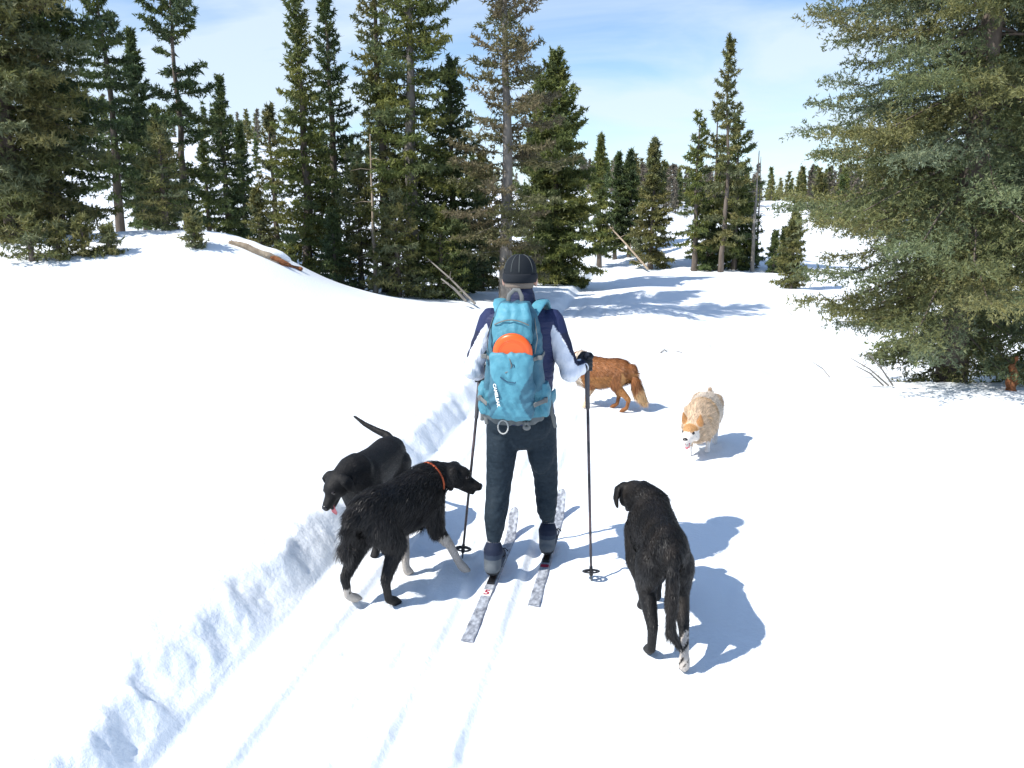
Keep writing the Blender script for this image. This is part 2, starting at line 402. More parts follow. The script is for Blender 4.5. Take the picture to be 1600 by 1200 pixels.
    sidev = np.cross(d, g.normal(0, 1, (N, 3))); sidev /= np.linalg.norm(sidev, axis=1)[:, None]+1e-9
    ln = tl*g.uniform(.6, 1.25, N); wd = tw*g.uniform(.7, 1.2, N)
    a = p-sidev*(wd*.5)[:, None]; b = p+sidev*(wd*.5)[:, None]; c = p+d*ln[:, None]
    V = np.stack([a, b, c], 1).reshape(-1, 3); F = np.arange(3*N).reshape(-1, 3)
    cc = C[idx]*g.uniform(.75, 1.3, N)[:, None]
    alt = pal[g.integers(len(pal), size=N)]; cc = cc*.65+alt*.35
    cc = np.repeat(cc, 3, axis=0)
    sv, sf = stem.arrays(); lv, lf = limb.arrays()
    return dict(stem=(sv, sf), limb=(lv, lf), crown=(V, F, cc))
def tree_meshes(geo, bark):
    me_s = mesh_np('trunk', *geo['stem'], [bark]); me_l = mesh_np('branches', *geo['limb'], [bark])
    me_c = mesh_np('crown', geo['crown'][0], geo['crown'][1], [M_NEEDLE], geo['crown'][2], smooth=False)
    return me_s, me_l, me_c
def put_tree(name, meshes, loc, label, cat='tree', group=None, rz=0, sc=(1, 1, 1)):
    r = empty(name, loc, rz); r.scale = sc; tag(r, label, cat, group)
    for nm, me in zip(('trunk', 'branches', 'crown'), meshes):
        if me:
            o = link(nm, me, r)
            if nm != 'trunk': o['kind'] = 'stuff'
    return r
def tree(px, dist, ytop, half_px, label, seed, name='spruce_tree', H=None, bark=M_BARK, group=None, **kw):
    p = at(px, 340, dist); z = tz(p.x, p.y)
    H = H or at(px, ytop, dist).z - z
    R = half_px/F_PX*dist*(1.10 if px < 1400 else 1.12); kw['nb'] = int(kw['nb']*(.80 if 130 < px < 1200 else 1.1 if px < 130 else 1)); kw['gap'] = kw.get('gap', 0)+(.05 if px < 1200 else 0)
    return put_tree(name, tree_meshes(conifer(seed, H, R, **kw), bark), (p.x, p.y, z), label, group=group)

# the big spruce on the right
tree(1512, 11.6, 0, 250, 'large blue green spruce with drooping lower boughs behind the snow lip', 101, H=12.5, clear=.010, nb=400, dens=56, tl=.050, tw=.0180, pal='blue', droop=24, r0=.16, top=.40, gap=.13, tight=True, sub=3, bump=.35)
tree(1660, 14.5, 0, 190, 'spruce half hidden behind the large blue green spruce', 102, H=8.5, clear=.05, nb=170, dens=60, tl=.07, tw=.02, pal='green', top=.7)
# dark group on the left hill
tree(22, 15.5, 0, 115, 'dense dark spruce with yellowish edge at the end of the left wood', 103, H=8.2, clear=.02, nb=210, dens=75, tl=.075, tw=.024, pal='olive', top=.55)
tree(88, 17.0, 0, 82, 'very dark full spruce beside the tiny snowbound saplings', 104, H=9.2, clear=.01, nb=240, dens=75, tl=.08, tw=.026, pal='dark', top=.5)
tree(184, 21.5, -40, 46, 'dark open spruce with gaps between its boughs on the left slope', 105, clear=.22, nb=120, dens=75, tl=.10, tw=.032, pal='dark', top=.55, gap=.2)
tree(228, 24, 52, 46, 'pointed dark spruce next to the tall flat topped one', 106, clear=.12, nb=140, dens=70, tl=.10, tw=.034, pal='dark')
tree(292, 22, -60, 62, 'tall thin spruce with bare stem between sparse layered boughs', 107, clear=.10, nb=75, dens=80, tl=.10, tw=.032, pal='dark', top=.28, gap=.22, r0=.10)
tree(258, 26, 170, 36, 'dark spruce crowding the stem of the tall thin spruce', 117, clear=.16, nb=100, dens=65, tl=.10, tw=.034, pal='dark')
tree(325, 27, 205, 22, 'slim small spire between the tall thin spruce and the pair', 108, clear=.03, nb=70, dens=60, tl=.10, tw=.034, pal='green')
tree(356, 24, 122, 38, 'bluish dark spire shaped fir, taller of a close pair', 109, clear=.03, nb=130, dens=65, tl=.09, tw=.03, pal='dark')
tree(382, 26, 195, 30, 'spire shaped fir, shorter of a close pair', 110, clear=.03, nb=100, dens=60, tl=.10, tw=.032, pal='dark')
tree(405, 20, 300, 34, 'bushy young yellowish spruce behind the snowy log', 111, clear=.02, nb=70, dens=75, tl=.08, tw=.026, pal='olive')
tree(432, 21, 170, 34, 'narrow ragged spruce left of the twin spires', 112, clear=.08, nb=90, dens=60, tl=.09, tw=.028, pal='olive', gap=.1, top=.5)
# central stand
tree(478, 18.5, -35, 56, 'tall green spire, one of the twin spires in the middle stand', 113, clear=.02, nb=190, dens=70, tl=.085, tw=.028, pal='green', top=.7)
tree(525, 20, -25, 52, 'dark green spire with open boughs, one of the twin spires in the middle stand', 114, clear=.05, nb=150, dens=65, tl=.09, tw=.03, pal='dark', top=.7, gap=.06)
tree(603, 18, -90, 46, 'spruce with long bare reddish lower stem in the middle stand', 115, clear=.30, nb=90, dens=70, tl=.09, tw=.028, pal='olive', top=.4, r0=.12)
tree(642, 17.5, -190, 88, 'tallest broad spruce of the middle stand with pale stem', 116, bark=M_GREYBARK, clear=.04, nb=200, dens=72, tl=.085, tw=.028, pal='green', top=.5, r0=.15, gap=.05)
tree(708, 18.5, 98, 66, 'dark shorter spruce right of the tallest broad one', 118, clear=.03, nb=150, dens=72, tl=.085, tw=.028, pal='dark', top=.6)
tree(792, 16.5, -120, 84, 'dying brownish spruce with thick grey trunk ahead of the skier', 119, bark=M_GREYBARK, clear=.10, nb=130, dens=62, tl=.08, tw=.024, pal='dying', top=.38, r0=.14, gap=.02, droop=4)
tree(868, 23, 88, 70, 'full conical spruce at the bend of the trail', 120, clear=.01, nb=230, dens=80, tl=.10, tw=.032, pal='green', top=.55)
tree(838, 24, 120, 48, 'slender spruce leaning against the full conical one', 121, clear=.03, nb=110, dens=70, tl=.10, tw=.032, pal='green', top=.6)
tree(752, 20, 240, 60, 'mid height bushy spruce beside the dying brownish one', 122, clear=.02, nb=110, dens=65, tl=.09, tw=.028, pal='olive')
tree(560, 17.5, 265, 46, 'young bushy spruce in front of the twin spires', 123, clear=.02, nb=90, dens=70, tl=.08, tw=.025, pal='olive', top=.55)
tree(620, 16.2, 300, 48, 'young yellow green spruce at the crest under the tallest broad spruce', 124, clear=.02, nb=90, dens=70, tl=.07, tw=.022, pal='olive', top=.55)
tree(690, 16.6, 330, 46, 'low dark spruce at the crest beside the leaning dead stems', 125, clear=.02, nb=80, dens=70, tl=.07, tw=.022, pal='green', top=.55)
tree(520, 17, 330, 34, 'small dark spruce at the foot of the twin spires', 126, clear=.02, nb=70, dens=70, tl=.07, tw=.022, pal='dark')
# right group beyond the bend
tree(938, 32, 214, 26, 'slim pointed fir first right of the bend', 130, clear=.12, nb=110, dens=50, tl=.13, tw=.042, pal='green')
tree(962, 34, 242, 24, 'dark narrow fir crowded between two others past the bend', 131, clear=.1, nb=90, dens=50, tl=.13, tw=.042, pal='dark')
tree(985, 34, 238, 28, 'dark fir with bare foot past the bend', 132, clear=.14, nb=100, dens=50, tl=.13, tw=.042, pal='dark')
tree(1019, 31, 220, 33, 'full yellowish green fir on its own past the bend', 133, clear=.06, nb=130, dens=55, tl=.12, tw=.04, pal='olive', top=.65)
tree(1088, 30, 180, 27, 'sparse clumpy fir left of the tallest slim one', 134, clear=.12, nb=75, dens=52, tl=.12, tw=.038, pal='green', gap=.2, top=.45)
tree(1130, 29.5, 62, 30, 'tallest slim sparse spruce on the right with tufted top', 135, clear=.10, nb=105, dens=52, tl=.12, tw=.038, pal='olive', gap=.2, top=.45, r0=.085)
tree(1150, 30.5, 188, 34, 'ragged spruce right of the tallest slim one', 136, clear=.08, nb=85, dens=52, tl=.12, tw=.038, pal='green', gap=.12, top=.4)
tree(1116, 31.5, 170, 26, 'thin spruce close behind the tallest slim one', 137, clear=.15, nb=70, dens=50, tl=.12, tw=.038, pal='olive', gap=.2, top=.4)
tree(1160, 31, 300, 40, 'low bushy spruce at the foot of the ragged one', 138, clear=.03, nb=80, dens=50, tl=.12, tw=.038, pal='dark', top=.5)
tree(1108, 30.5, 330, 34, 'low bushy spruce at the foot of the tallest slim one', 139, clear=.03, nb=70, dens=50, tl=.12, tw=.038, pal='dark', top=.5)
tree(1243, 24, 335, 24, 'small yellowish spruce alone on the snow beside the big spruce', 140, clear=.04, nb=75, dens=60, tl=.09, tw=.028, pal='olive', top=.55)
tree(1213, 30, 364, 12, 'small dark fir sapling left of the lone yellowish spruce', 141, clear=.03, nb=40, dens=60, tl=.09, tw=.03, pal='dark')
tree(1228, 31, 358, 12, 'small fir sapling just behind the lone yellowish spruce', 142, clear=.03, nb=40, dens=60, tl=.09, tw=.03, pal='green')
# saplings poking through the snow on the left
for i, (px, py, hh, hw, lab) in enumerate([
        (258, 372, .108, 44, 'bushy young spruce growing in the dip below the dark left wood'),
        (300, 372, .030, 14, 'tiny spruce sapling right of the bushy young spruce'),
        (125, 383, .036, 18, 'tiny dark sapling poking from the crest under the dark spruce'),
        (42, 368, .040, 36, 'low spreading sapling at the foot of the yellowish spruce'),
        (165, 380, .024, 16, 'pale tiny sapling at the crest beside the bushy young spruce'),
        (85, 368, .034, 16, 'thin see through sapling between two low ones on the crest')]):
    d = 13.5 + (i == 0)*1.2; p = at(px, 340, d); z = tz(p.x, p.y)
    put_tree('spruce_sapling', tree_meshes(conifer(200+i, hh*d, hw/F_PX*d*1.1, clear=.02, nb=60 if i == 0 else 20, dens=80, tl=.06, tw=.018, pal='olive', top=.6), M_BARK), (p.x, p.y, z), lab)

# bare snags
def snag(px, dist, ytop, label, seed, lean=0, r0=.05, nb=14, bark=M_DEAD):
    g = np.random.default_rng(seed); p = at(px, 340, dist); z = tz(p.x, p.y); H = at(px, ytop, dist).z-z
    r = empty('dead_tree', (p.x, p.y, z)); tag(r, label, 'dead tree')
    t = np.linspace(0, 1, 9); ax = np.stack([lean*H*t+np.cumsum(g.normal(0, .012, 9)), np.cumsum(g.normal(0, .012, 9)), H*t], -1); ax[0, 2] = -.3
    Geo().tube(ax, list(r0*(1-t*.8)), 8).build('trunk', bark, r)
    for k in range(nb):
        b = Geo()
        h = g.uniform(.2, .95)*H; a = g.uniform(0, 6.28); l = g.uniform(.12, .5)
        s = np.array([np.interp(h, ax[:, 2], ax[:, 0]), np.interp(h, ax[:, 2], ax[:, 1]), h])
        b.tube([s, s+np.array([math.cos(a)*l*.5, math.sin(a)*l*.5, .02]), s+np.array([math.cos(a)*l, math.sin(a)*l, -.08*l])], [.012, .008, .003], 4).build('branch', bark, r)
snag(583, 17, 210, 'thin dead stem with broken top in the middle stand', 1, r0=.05, lean=-.01)
snag(1180, 30, 236, 'bare grey pole of a dead tree right of the ragged spruce', 2, r0=.075, nb=22, bark=M_GREYBARK)
snag(1186, 31.5, 245, 'thin bare pole just behind the grey dead pole', 3, r0=.05, nb=16, bark=M_GREYBARK)

# the far woods
def far_wood():
    V, F, C = [], [], []; SV, SF4 = Geo(), None; n = 0; g = np.random.default_rng(77)
    protos = [conifer(300+i, 5.5, R, clear=.08, nb=24, dens=12, tl=.42, tw=.19, pal=pl, gap=.12, top=.6, sub=0) for i, (R, pl) in enumerate([(.75, 'green'), (.6, 'grey'), (.85, 'olive'), (.55, 'dark')])]
    spots = []
    for k in range(400):                                          # behind the right group
        a = math.radians(g.uniform(4.5, 25)); d = g.uniform(56, 100); spots.append((a, d, g.uniform(.32, .62), [1, 0, 1, 2, 3, 1][g.integers(6)]))
    for k in range(420):
        a = math.radians(g.uniform(-40, 42)); d = g.uniform(84, 150)
        spots.append((a, d, g.uniform(.4, .8), [1, 0, 1, 3, 2][g.integers(5)]))
    for k in range(70):
        a = math.radians(g.uniform(23, 42)); d = g.uniform(30, 80); spots.append((a, d, g.uniform(.6, 1.1), g.integers(4)))
    for k in range(90):
        a = math.radians(g.uniform(-40, -5)); d = g.uniform(48, 80); spots.append((a, d, g.uniform(.25, .5), g.integers(4)))
    for a, d, s, q in spots:
        if math.radians(16.3) < a < math.radians(18.4) and d < 92: continue      # the open snow lane up the hill
        x, y = d*math.sin(a), d*math.cos(a); z = tz(x, y); c = protos[q]; th = g.uniform(0, 6.28)
        R = np.array([[math.cos(th), -math.sin(th), 0], [math.sin(th), math.cos(th), 0], [0, 0, 1]])*s
        v, f, col = c['crown']; V.append(v@R.T+[x, y, z]); F.append(f+n); n += len(v); C.append(col*g.uniform(.8, 1.2))
        SV.tube([(x, y, z-.3), (x, y, z+4.4*s)], [.085*s, .02*s], 4, cap=False)
    r = empty('far_wood', (0, 0, 0)); tag(r, 'far off wood of mixed green and greyish conifers on the rise', 'wood', kind='stuff')
    o = link('crowns', mesh_np('crowns', np.concatenate(V), np.concatenate(F), [M_NEEDLE], np.concatenate(C), smooth=False), r); o['kind'] = 'stuff'
    o = SV.build('trunks', M_GREYBARK, r); o['kind'] = 'stuff'
far_wood()
print('trees done')
# ------------------------------------------------------------------ dogs
def nv(a): a = np.asarray(a, float); return a/np.linalg.norm(a)
def dog(label, loc, heading, s, spec):
    """local frame: x forward, y left, z up, metres for a dog 0.56 m at the shoulder"""
    bulk = spec.get('bulk', 1.0); g = np.random.default_rng(spec['seed']); G = Geo(); segs = []
    def chain(nm, pts, rads, flow=None, fl=1.0, flat=1.0, up=(0, 0, 1), seg=12):
        G.tube(pts, rads, seg, flat, up)
        for i in range(len(pts)-1):
            a, b = np.array(pts[i], float), np.array(pts[i+1], float)
            segs.append((nm, a, b, np.mean(rads[i]), np.mean(rads[i+1]), nv(b-a) if flow is None else nv(flow), fl))
    sag = spec.get('trunk', [(-.345, .505, .055, .06), (-.30, .50, .085, .095), (-.20, .485, .108, .125), (-.06, .472, .108, .125), (.08, .455, .118, .148), (.19, .452, .122, .160), (.27, .468, .105, .135), (.33, .49, .07, .09)])
    bend = spec.get('bend', 0)
    by = lambda x: bend*max(0, x)**2*4
    spec['frame'] = None
    T = [(x, by(x), z) for x, z, w, h in sag]; R = [(w*bulk, h*(.5+.5*bulk)) for x, z, w, h in sag]
    chain('trunk', T, R, flow=(-1, 0, -.45), fl=1.0, seg=22)
    hp = np.array(spec['head']); hd = nv(spec['look']); hs = spec.get('head_size', 1.0)
    hu = np.array(spec.get('head_up', (0, 0, 1)), float); hu = nv(hu-hd*np.dot(hu, hd)); hl = np.cross(hu, hd)
    H = lambda a, b, c: hp+hs*(a*hd+b*hl+c*hu)
    spec['frame'] = (hp, hd, hl, hu, hs)
    nb = np.array([.25, by(.25), sag[-2][1]+.057]); mid = (nb+H(-.04, 0, -.01))/2+np.array([0, 0, .012])
    nk = spec.get('neck', 1.0)
    chain('neck', [nb, mid, H(-.045, 0, -.012)], [.108*nk, .088*nk, .068*hs*nk], flow=nb-hp, fl=1.0, seg=16)
    # head
    M = np.stack([hd, hl, hu])
    G.ball(H(0, 0, 0), np.array((.084, .070, .066))*hs, 18, M); G.ball(H(.045, 0, .012), np.array((.055, .056, .050))*hs, 14, M)
    segs.append(('head', H(-.04, 0, 0), H(.05, 0, 0), .068*hs, .058*hs, -hd, .22))
    for sd in (-1, 1): G.ball(H(.03, .038*sd, -.022), np.array((.05, .03, .036))*hs, 12, M)
    ml = spec.get('muzzle', 1.0)
    chain('muzzle', [H(.05, 0, -.008), H(.105*ml, 0, -.014), H(.152*ml, 0, -.020)], [(.044*hs, .040*hs), (.036*hs, .032*hs), (.029*hs, .024*hs)], flow=-hd, fl=.12, up=hu)
    jaw = spec.get('jaw', .018)
    chain('jaw', [H(.03, 0, -.038), H(.09*ml, 0, -.042-jaw*.6), H(.132*ml, 0, -.042-jaw)], [.028*hs, .022*hs, .016*hs], flow=-hd, fl=.12)
    for sd in (-1, 1):
        if spec.get('ear', 'drop') == 'drop':
            chain('ear', [H(-.012, .050*sd, .050), H(-.008, .084*sd, .030), H(.004, .094*sd, -.018), H(.012, .088*sd, -.058)], [(.026*hs, .013*hs), (.036*hs, .012*hs), (.034*hs, .011*hs), (.015*hs, .008*hs)], flow=-hu, fl=.3, up=hl)
        else:
            chain('ear', [H(-.01, .046*sd, .035), H(-.006, .058*sd, .075), H(-.002, .066*sd, .132)], [(.034*hs, .018*hs), (.028*hs, .013*hs), (.006*hs, .005*hs)], flow=hu, fl=.25, up=hd)
    # legs
    for k, (hind, sd) in {'HL': (1, 1), 'HR': (1, -1), 'FL': (0, 1), 'FR': (0, -1)}.items():
        f = spec['feet'][k]
        if hind:
            if isinstance(f, list): pts = [np.array(q) for q in f]
            else:
                fx, fy, fz = f; hip = np.array([-.235, .072*sd, .445]); hock = np.array([fx-.075, fy, fz+.165])
                knee = (hip+hock)/2+np.array([.095, .012*sd, .005]); pts = [hip, knee, hock, np.array([fx-.055, fy, fz+.055]), np.array([fx, fy, fz+.022])]
            chain('thigh', pts[:2], [(.105, .066*bulk), (.068, .050*bulk)], flow=(-.25, 0, -1), fl=.75, up=(0, 1, 0), seg=16)
            chain('shank', pts[1:3], [(.060, .046), (.031, .026)], flow=(-.3, 0, -1), fl=.45, up=(0, 1, 0))
            chain('pastern', pts[2:4], [.025, .021], flow=(0, 0, -1), fl=.2)
            chain('paw', pts[3:5], [.023, .027], flow=(.3, 0, -1), fl=.13)
        else:
            if isinstance(f, list): pts = [np.array(q) for q in f]
            else:
                fx, fy, fz = f; sh = np.array([.205, .078*sd+by(.2), .43]); el = np.array([.135, .088*sd+by(.13), .295])
                wr = np.array([fx-.022, fy, fz+.115]); pts = [sh, el, wr, np.array([fx-.018, fy, fz+.05]), np.array([fx, fy, fz+.022])]
            chain('shoulder', pts[:2], [(.085, .055*bulk), (.056, .042*bulk)], flow=(-.3, 0, -1), fl=.7, up=(0, 1, 0), seg=14)
            chain('forearm', pts[1:3], [.044, .026], flow=(-.3, 0, -1), fl=.4)
            chain('pastern', pts[2:4], [.026, .022], flow=(0, 0, -1), fl=.18)
            chain('paw', pts[3:5], [.024, .028], flow=(.3, 0, -1), fl=.13)
        pp = pts[-1]; fd = nv((pts[-1]-pts[-2])*np.array([1, 1, .25])+np.array([.02, 0, 0])); sdv = np.cross((0, 0, 1), fd)
        for q in (-1.5, -.5, .5, 1.5): G.ball(pp+fd*(.026-.006*abs(q))+sdv*q*.0125-np.array([0, 0, .006]), (.019, .010, .013), 8, np.stack([fd, nv(sdv), (0, 0, 1)]))
    tl, tr = spec['tail']; tl = [np.array(q, float) for q in tl]
    chain('tail', tl, tr, fl=spec.get('tail_fur', 1.2))
    V, F, N = union(G, .0075/s**.3, 10)
    A = np.array([q[1] for q in segs]); B = np.array([q[2] for q in segs]); r0 = np.array([q[3] for q in segs]); r1 = np.array([q[4] for q in segs])
    flow = np.array([q[5] for q in segs]); fl = np.array([q[6] for q in segs]); names = np.array([q[0] for q in segs])
    def near(P):
        ab = B-A; out = np.empty(len(P), int); par = np.empty(len(P))
        for c in range(0, len(P), 8000):
            p = P[c:c+8000]; t = np.clip(((p[:, None]-A[None])*ab[None]).sum(-1)/(ab*ab).sum(-1)[None], 0, 1)
            d = np.linalg.norm(p[:, None]-(A+ab*t[..., None]), axis=-1)-(r0+(r1-r0)*t)
            i = d.argmin(1); out[c:c+8000] = i; par[c:c+8000] = t[np.arange(len(p)), i]
        return out, par
    colf = spec['colour']
    iv, tv = near(V); CV = colf(names[iv], tv, V, g, N)
    root = empty('dog', loc, heading); root.scale = (s, s, s); tag(root, label, 'dog')
    link('body', mesh_np('body', V, F, [M_SKINFUR], CV*.85), root)
    # fur
    a, b, c, d = V[F[:, 0]], V[F[:, 1]], V[F[:, 2]], V[F[:, 3]]
    ar = np.linalg.norm(np.cross(c-a, d-b), axis=1); n = spec.get('hairs', 26000)
    fi = g.choice(len(F), n, p=ar/ar.sum()); u, v = g.random((2, n, 1))
    P = (a[fi]*(1-u)+b[fi]*u)*(1-v)+(d[fi]*(1-u)+c[fi]*u)*v; NN = N[F[fi, 0]]+N[F[fi, 2]]; NN /= np.linalg.norm(NN, axis=1)[:, None]+1e-9
    ip, tp = near(P); fd = flow[ip]+g.normal(0, .22, (n, 3)); fd = fd-NN*(fd*NN).sum(1)[:, None]; fd /= np.linalg.norm(fd, axis=1)[:, None]+1e-6
    clump = np.sin(P[:, 0]*70+3*np.sin(P[:, 2]*40))*np.sin(P[:, 1]*60+P[:, 2]*30)
    ln = spec['coat']*fl[ip]*g.uniform(.55, 1.25, n)*(1+.25*clump)
    under = (names[ip] == 'trunk') & (NN[:, 2] < -.3); ln = np.where(under, ln*spec.get('belly', 1.2), ln)
    lift = g.uniform(.08, .30, n)*spec.get('lift', 1)
    d1 = fd+NN*lift[:, None]; d1 /= np.linalg.norm(d1, axis=1)[:, None]
    d2 = fd+NN*(lift*.3)[:, None]+np.array([0, 0, -.35]); d2 /= np.linalg.norm(d2, axis=1)[:, None]
    w = spec.get('hair_w', .0029)*g.uniform(.6, 1.2, n); sd = np.cross(d1, NN); sd /= np.linalg.norm(sd, axis=1)[:, None]+1e-6
    p0 = P-NN*.003; p1 = P+d1*(ln*.55)[:, None]; p2 = p1+d2*(ln*.45)[:, None]
    VV = np.stack([p0-sd*w[:, None]/2, p0+sd*w[:, None]/2, p1+sd*w[:, None]*.4, p1-sd*w[:, None]*.4, p2], 1).reshape(-1, 3)
    k = np.arange(n)[:, None]*5; F4 = k+np.array([[0, 1, 2, 3]]); F3 = k+np.array([[3, 2, 4]])
    cc = colf(names[ip], tp, P, g, NN)*g.uniform(.6, 1.45, n)[:, None]*(1+.08*clump)[:, None]
    nr = NN+g.normal(0, .30, (n, 3)); nr /= np.linalg.norm(nr, axis=1)[:, None]
    f = link('fur', mesh_np('fur', VV, [F4, F3], [M_FUR], np.repeat(cc, 5, 0), True, normals=np.repeat(nr, 5, 0)), root); f['kind'] = 'stuff'
    # face
    Geo().ball(H(.157*ml, 0, -.012), np.array((.017, .021, .016))*hs, 12, M).build('nose', M_NOSE, root)
    for sd_ in (-1, 1): Geo().ball(H(.073, .034*sd_, .020), .0135*hs, 10, M).build('eye', M_EYE, root)
    if spec.get('tongue'):
        L = spec['tongue']
        Geo().tube([H(.06*ml, 0, -.044-jaw*.4), H(.125*ml, 0, -.034-jaw*.7), H(.145*ml, .004, -.05-jaw-L*.5), H(.145*ml, .006, -.05-jaw-L)], [(.017*hs, .004), (.018*hs, .004), (.018*hs, .004), (.010*hs, .003)], 10, up=hu).build('tongue', M_TONGUE, root)
    if spec.get('collar'):
        q = (nb+mid*2.2)/3.2; ax = nv(mid-nb); e1 = nv(np.cross(ax, (0, 1, .1))); e2 = np.cross(ax, e1); th = np.linspace(0, 2*math.pi, 28)
        rr_ = spec['collar'][0]
        ring = [q+(e1*math.cos(t)+e2*math.sin(t))*rr_ for t in th]
        Geo().tube(ring, [(.004, .0065)]*28, 8, up=ax, cap=False).build('collar', mat('collar', (.50, .10, .035), .6), root)
    return root

def blend(C, m, c): return np.where(m[:, None], np.array(c)[None], C)
BLACK = np.array((.0085, .008, .008)); WHITE = (.50, .45, .40)
def black_coat(white_paws=True, tail_tip=False, sheen=(.016, .013, .011)):
    def f(nm, t, P, g, N):
        C = BLACK+np.array(sheen)*np.clip(vn3(P*14)+.1, 0, 1)[:, None]
        if white_paws:
            paw = (((nm == 'paw') & (vn3(P*60) > -.22)) | ((nm == 'pastern') & (t > .45+1.2*vn3(P*45)))) 
            C = blend(C, paw, WHITE)
        if tail_tip: C = np.where(((P[:, 1] > 0) | (P[:, 0] > 0))[:, None] & (P[:, 2] < .2)[:, None] & (nm != 'tail')[:, None], BLACK*1.5, C)
        if tail_tip:
            C = blend(C, (nm == 'tail') & (P[:, 2] < tail_tip), WHITE)
        return C
    return f
def vn3(P): return vnoise(P[:, 0]+P[:, 1]*.7, P[:, 2]+P[:, 1]*.9, 5)

def place(px, py): p = hit(px, py); return p
def heading_of(a, b): return math.atan2(b[1]-a[1], b[0]-a[0])

# shaggy black dog with orange collar, near left, one white foreleg lifted
def c2(nm, t, P, g, N):
    C = black_coat(False)(nm, t, P, g, N)
    C = blend(C, (P[:, 0] < -.1) & (P[:, 1] > 0) & (P[:, 2] < .09+.05*vn3(P*30)) & (N[:, 1] < .5), WHITE)
    fore = (P[:, 0] > .05) & (P[:, 2] < .25+.03*vn3(P*25)) & np.isin(nm, ['forearm', 'pastern', 'paw'])
    return blend(C, fore, WHITE)
dog('shaggy black dog with an orange collar lifting one white foreleg', (-.605, 4.17, 0), math.radians(60), .98, dict(
    seed=1, head=(.425, -.075, .535), look=(.46, -.86, -.34), coat=.058, colour=c2, hairs=36000, collar=(.098,), belly=1.4, bulk=1.1, head_size=1.06,
    feet=dict(HL=(-.27, .085, .0), HR=(-.195, -.12, .0), FL=(.14, .05, .0),
              FR=[(.205, -.078, .42), (.20, -.11, .285), (.245, -.165, .19), (.265, -.215, .085), (.27, -.245, .055)]),
    tail=([(-.33, 0, .52), (-.40, 0, .46), (-.415, .015, .36), (-.375, .04, .27)], [.036, .038, .036, .016]), tail_fur=1.3))
# smooth black dog behind it
dog('sleek black dog with raised tail and pink tongue behind the shaggy one', (-.83, 4.80, 0), math.radians(-104), 1.0, dict(
    seed=2, head=(.40, -.045, .505), look=(.66, -.28, -.74), coat=.013, colour=black_coat(False, sheen=(.006, .0065, .008)), hairs=20000, hair_w=.003, tongue=.035, jaw=.02, lift=.6, bulk=1.05,
    feet=dict(HL=(-.27, .08, .0), HR=(-.30, -.08, .0), FL=(.22, .085, .0), FR=(.15, -.09, .0)),
    tail=([(-.33, 0, .53), (-.37, -.07, .575), (-.38, -.15, .60), (-.385, -.23, .635), (-.39, -.30, .68)], [.030, .027, .022, .017, .010]), tail_fur=.9))
# black dog walking away on the right
dog('black dog walking away with white tail tip and one raised hind paw', (.690, 3.70, 0), math.radians(90), 1.0, dict(
    seed=3, head=(.40, .055, .545), look=(.90, .16, -.42), coat=.032, colour=black_coat(True, .14, sheen=(.022, .016, .011)), hairs=34000, bulk=.98, head_size=1.08,
    feet=dict(HL=(-.235, .065, .0), HR=[(-.235, -.060, .445), (-.20, -.070, .31), (-.34, -.065, .185), (-.40, -.06, .085), (-.405, -.06, .035)], FL=(.20, .03, .0), FR=(.30, -.06, .0)),
    tail=([(-.33, 0, .53), (-.40, .005, .46), (-.43, .012, .33), (-.445, .012, .21), (-.45, -.03, .14)], [.030, .029, .030, .027, .012]), tail_fur=1.1))
# red-brown dog ahead of the skier
def c4(nm, t, P, g, N):
    C = np.tile(np.array((.270, .105, .034)), (len(P), 1))*(1+.5*vn3(P*12))[:, None]
    C = np.where(((nm == 'trunk') & (N[:, 2] < -.1))[:, None] | np.isin(nm, ['shank'])[:, None], np.array((.36, .16, .05)), C)
    C = blend(C, np.isin(nm, ['paw', 'pastern', 'forearm']) & (P[:, 0] > 0), (.70, .52, .34))
    C = blend(C, (nm == 'neck') | ((nm == 'trunk') & (P[:, 0] > .27+.06*vn3(P*20))), (.72, .62, .50))
    C = blend(C, (nm == 'tail') & (t+.3*vn3(P*15) > -.05) & (P[:, 2] < .30+.08*vn3(P*20)), (.56, .36, .18))
    C = blend(C, (nm == 'thigh') & (P[:, 0] < -.29+.06*vn3(P*25)), (.46, .24, .09))
    return C
dog('red brown dog with plumed cream tail standing beyond the skier', (.945, 8.42, 0), math.radians(150), .86, dict(
    seed=4, head=(.345, -.11, .60), look=(.45, -.85, -.15), coat=.060, colour=c4, hairs=34000, hair_w=.0036, bulk=1.3, ear='drop', neck=1.2, belly=1.6,
    trunk=[(-.345, .50, .06, .07), (-.30, .485, .09, .115), (-.20, .465, .11, .145), (-.06, .45, .112, .145), (.08, .435, .12, .165), (.19, .43, .122, .175), (.27, .45, .108, .155), (.33, .48, .075, .11)],
    feet=dict(HL=(-.29, .08, .0), HR=(-.10, -.08, .0), FL=(.20, .08, .0), FR=(.26, -.08, .0)),
    tail=([(-.33, 0, .50), (-.40, .0, .40), (-.42, -.02, .31), (-.45, -.035, .22), (-.485, -.05, .16)], [.035, .050, .060, .062, .045]), tail_fur=1.7))
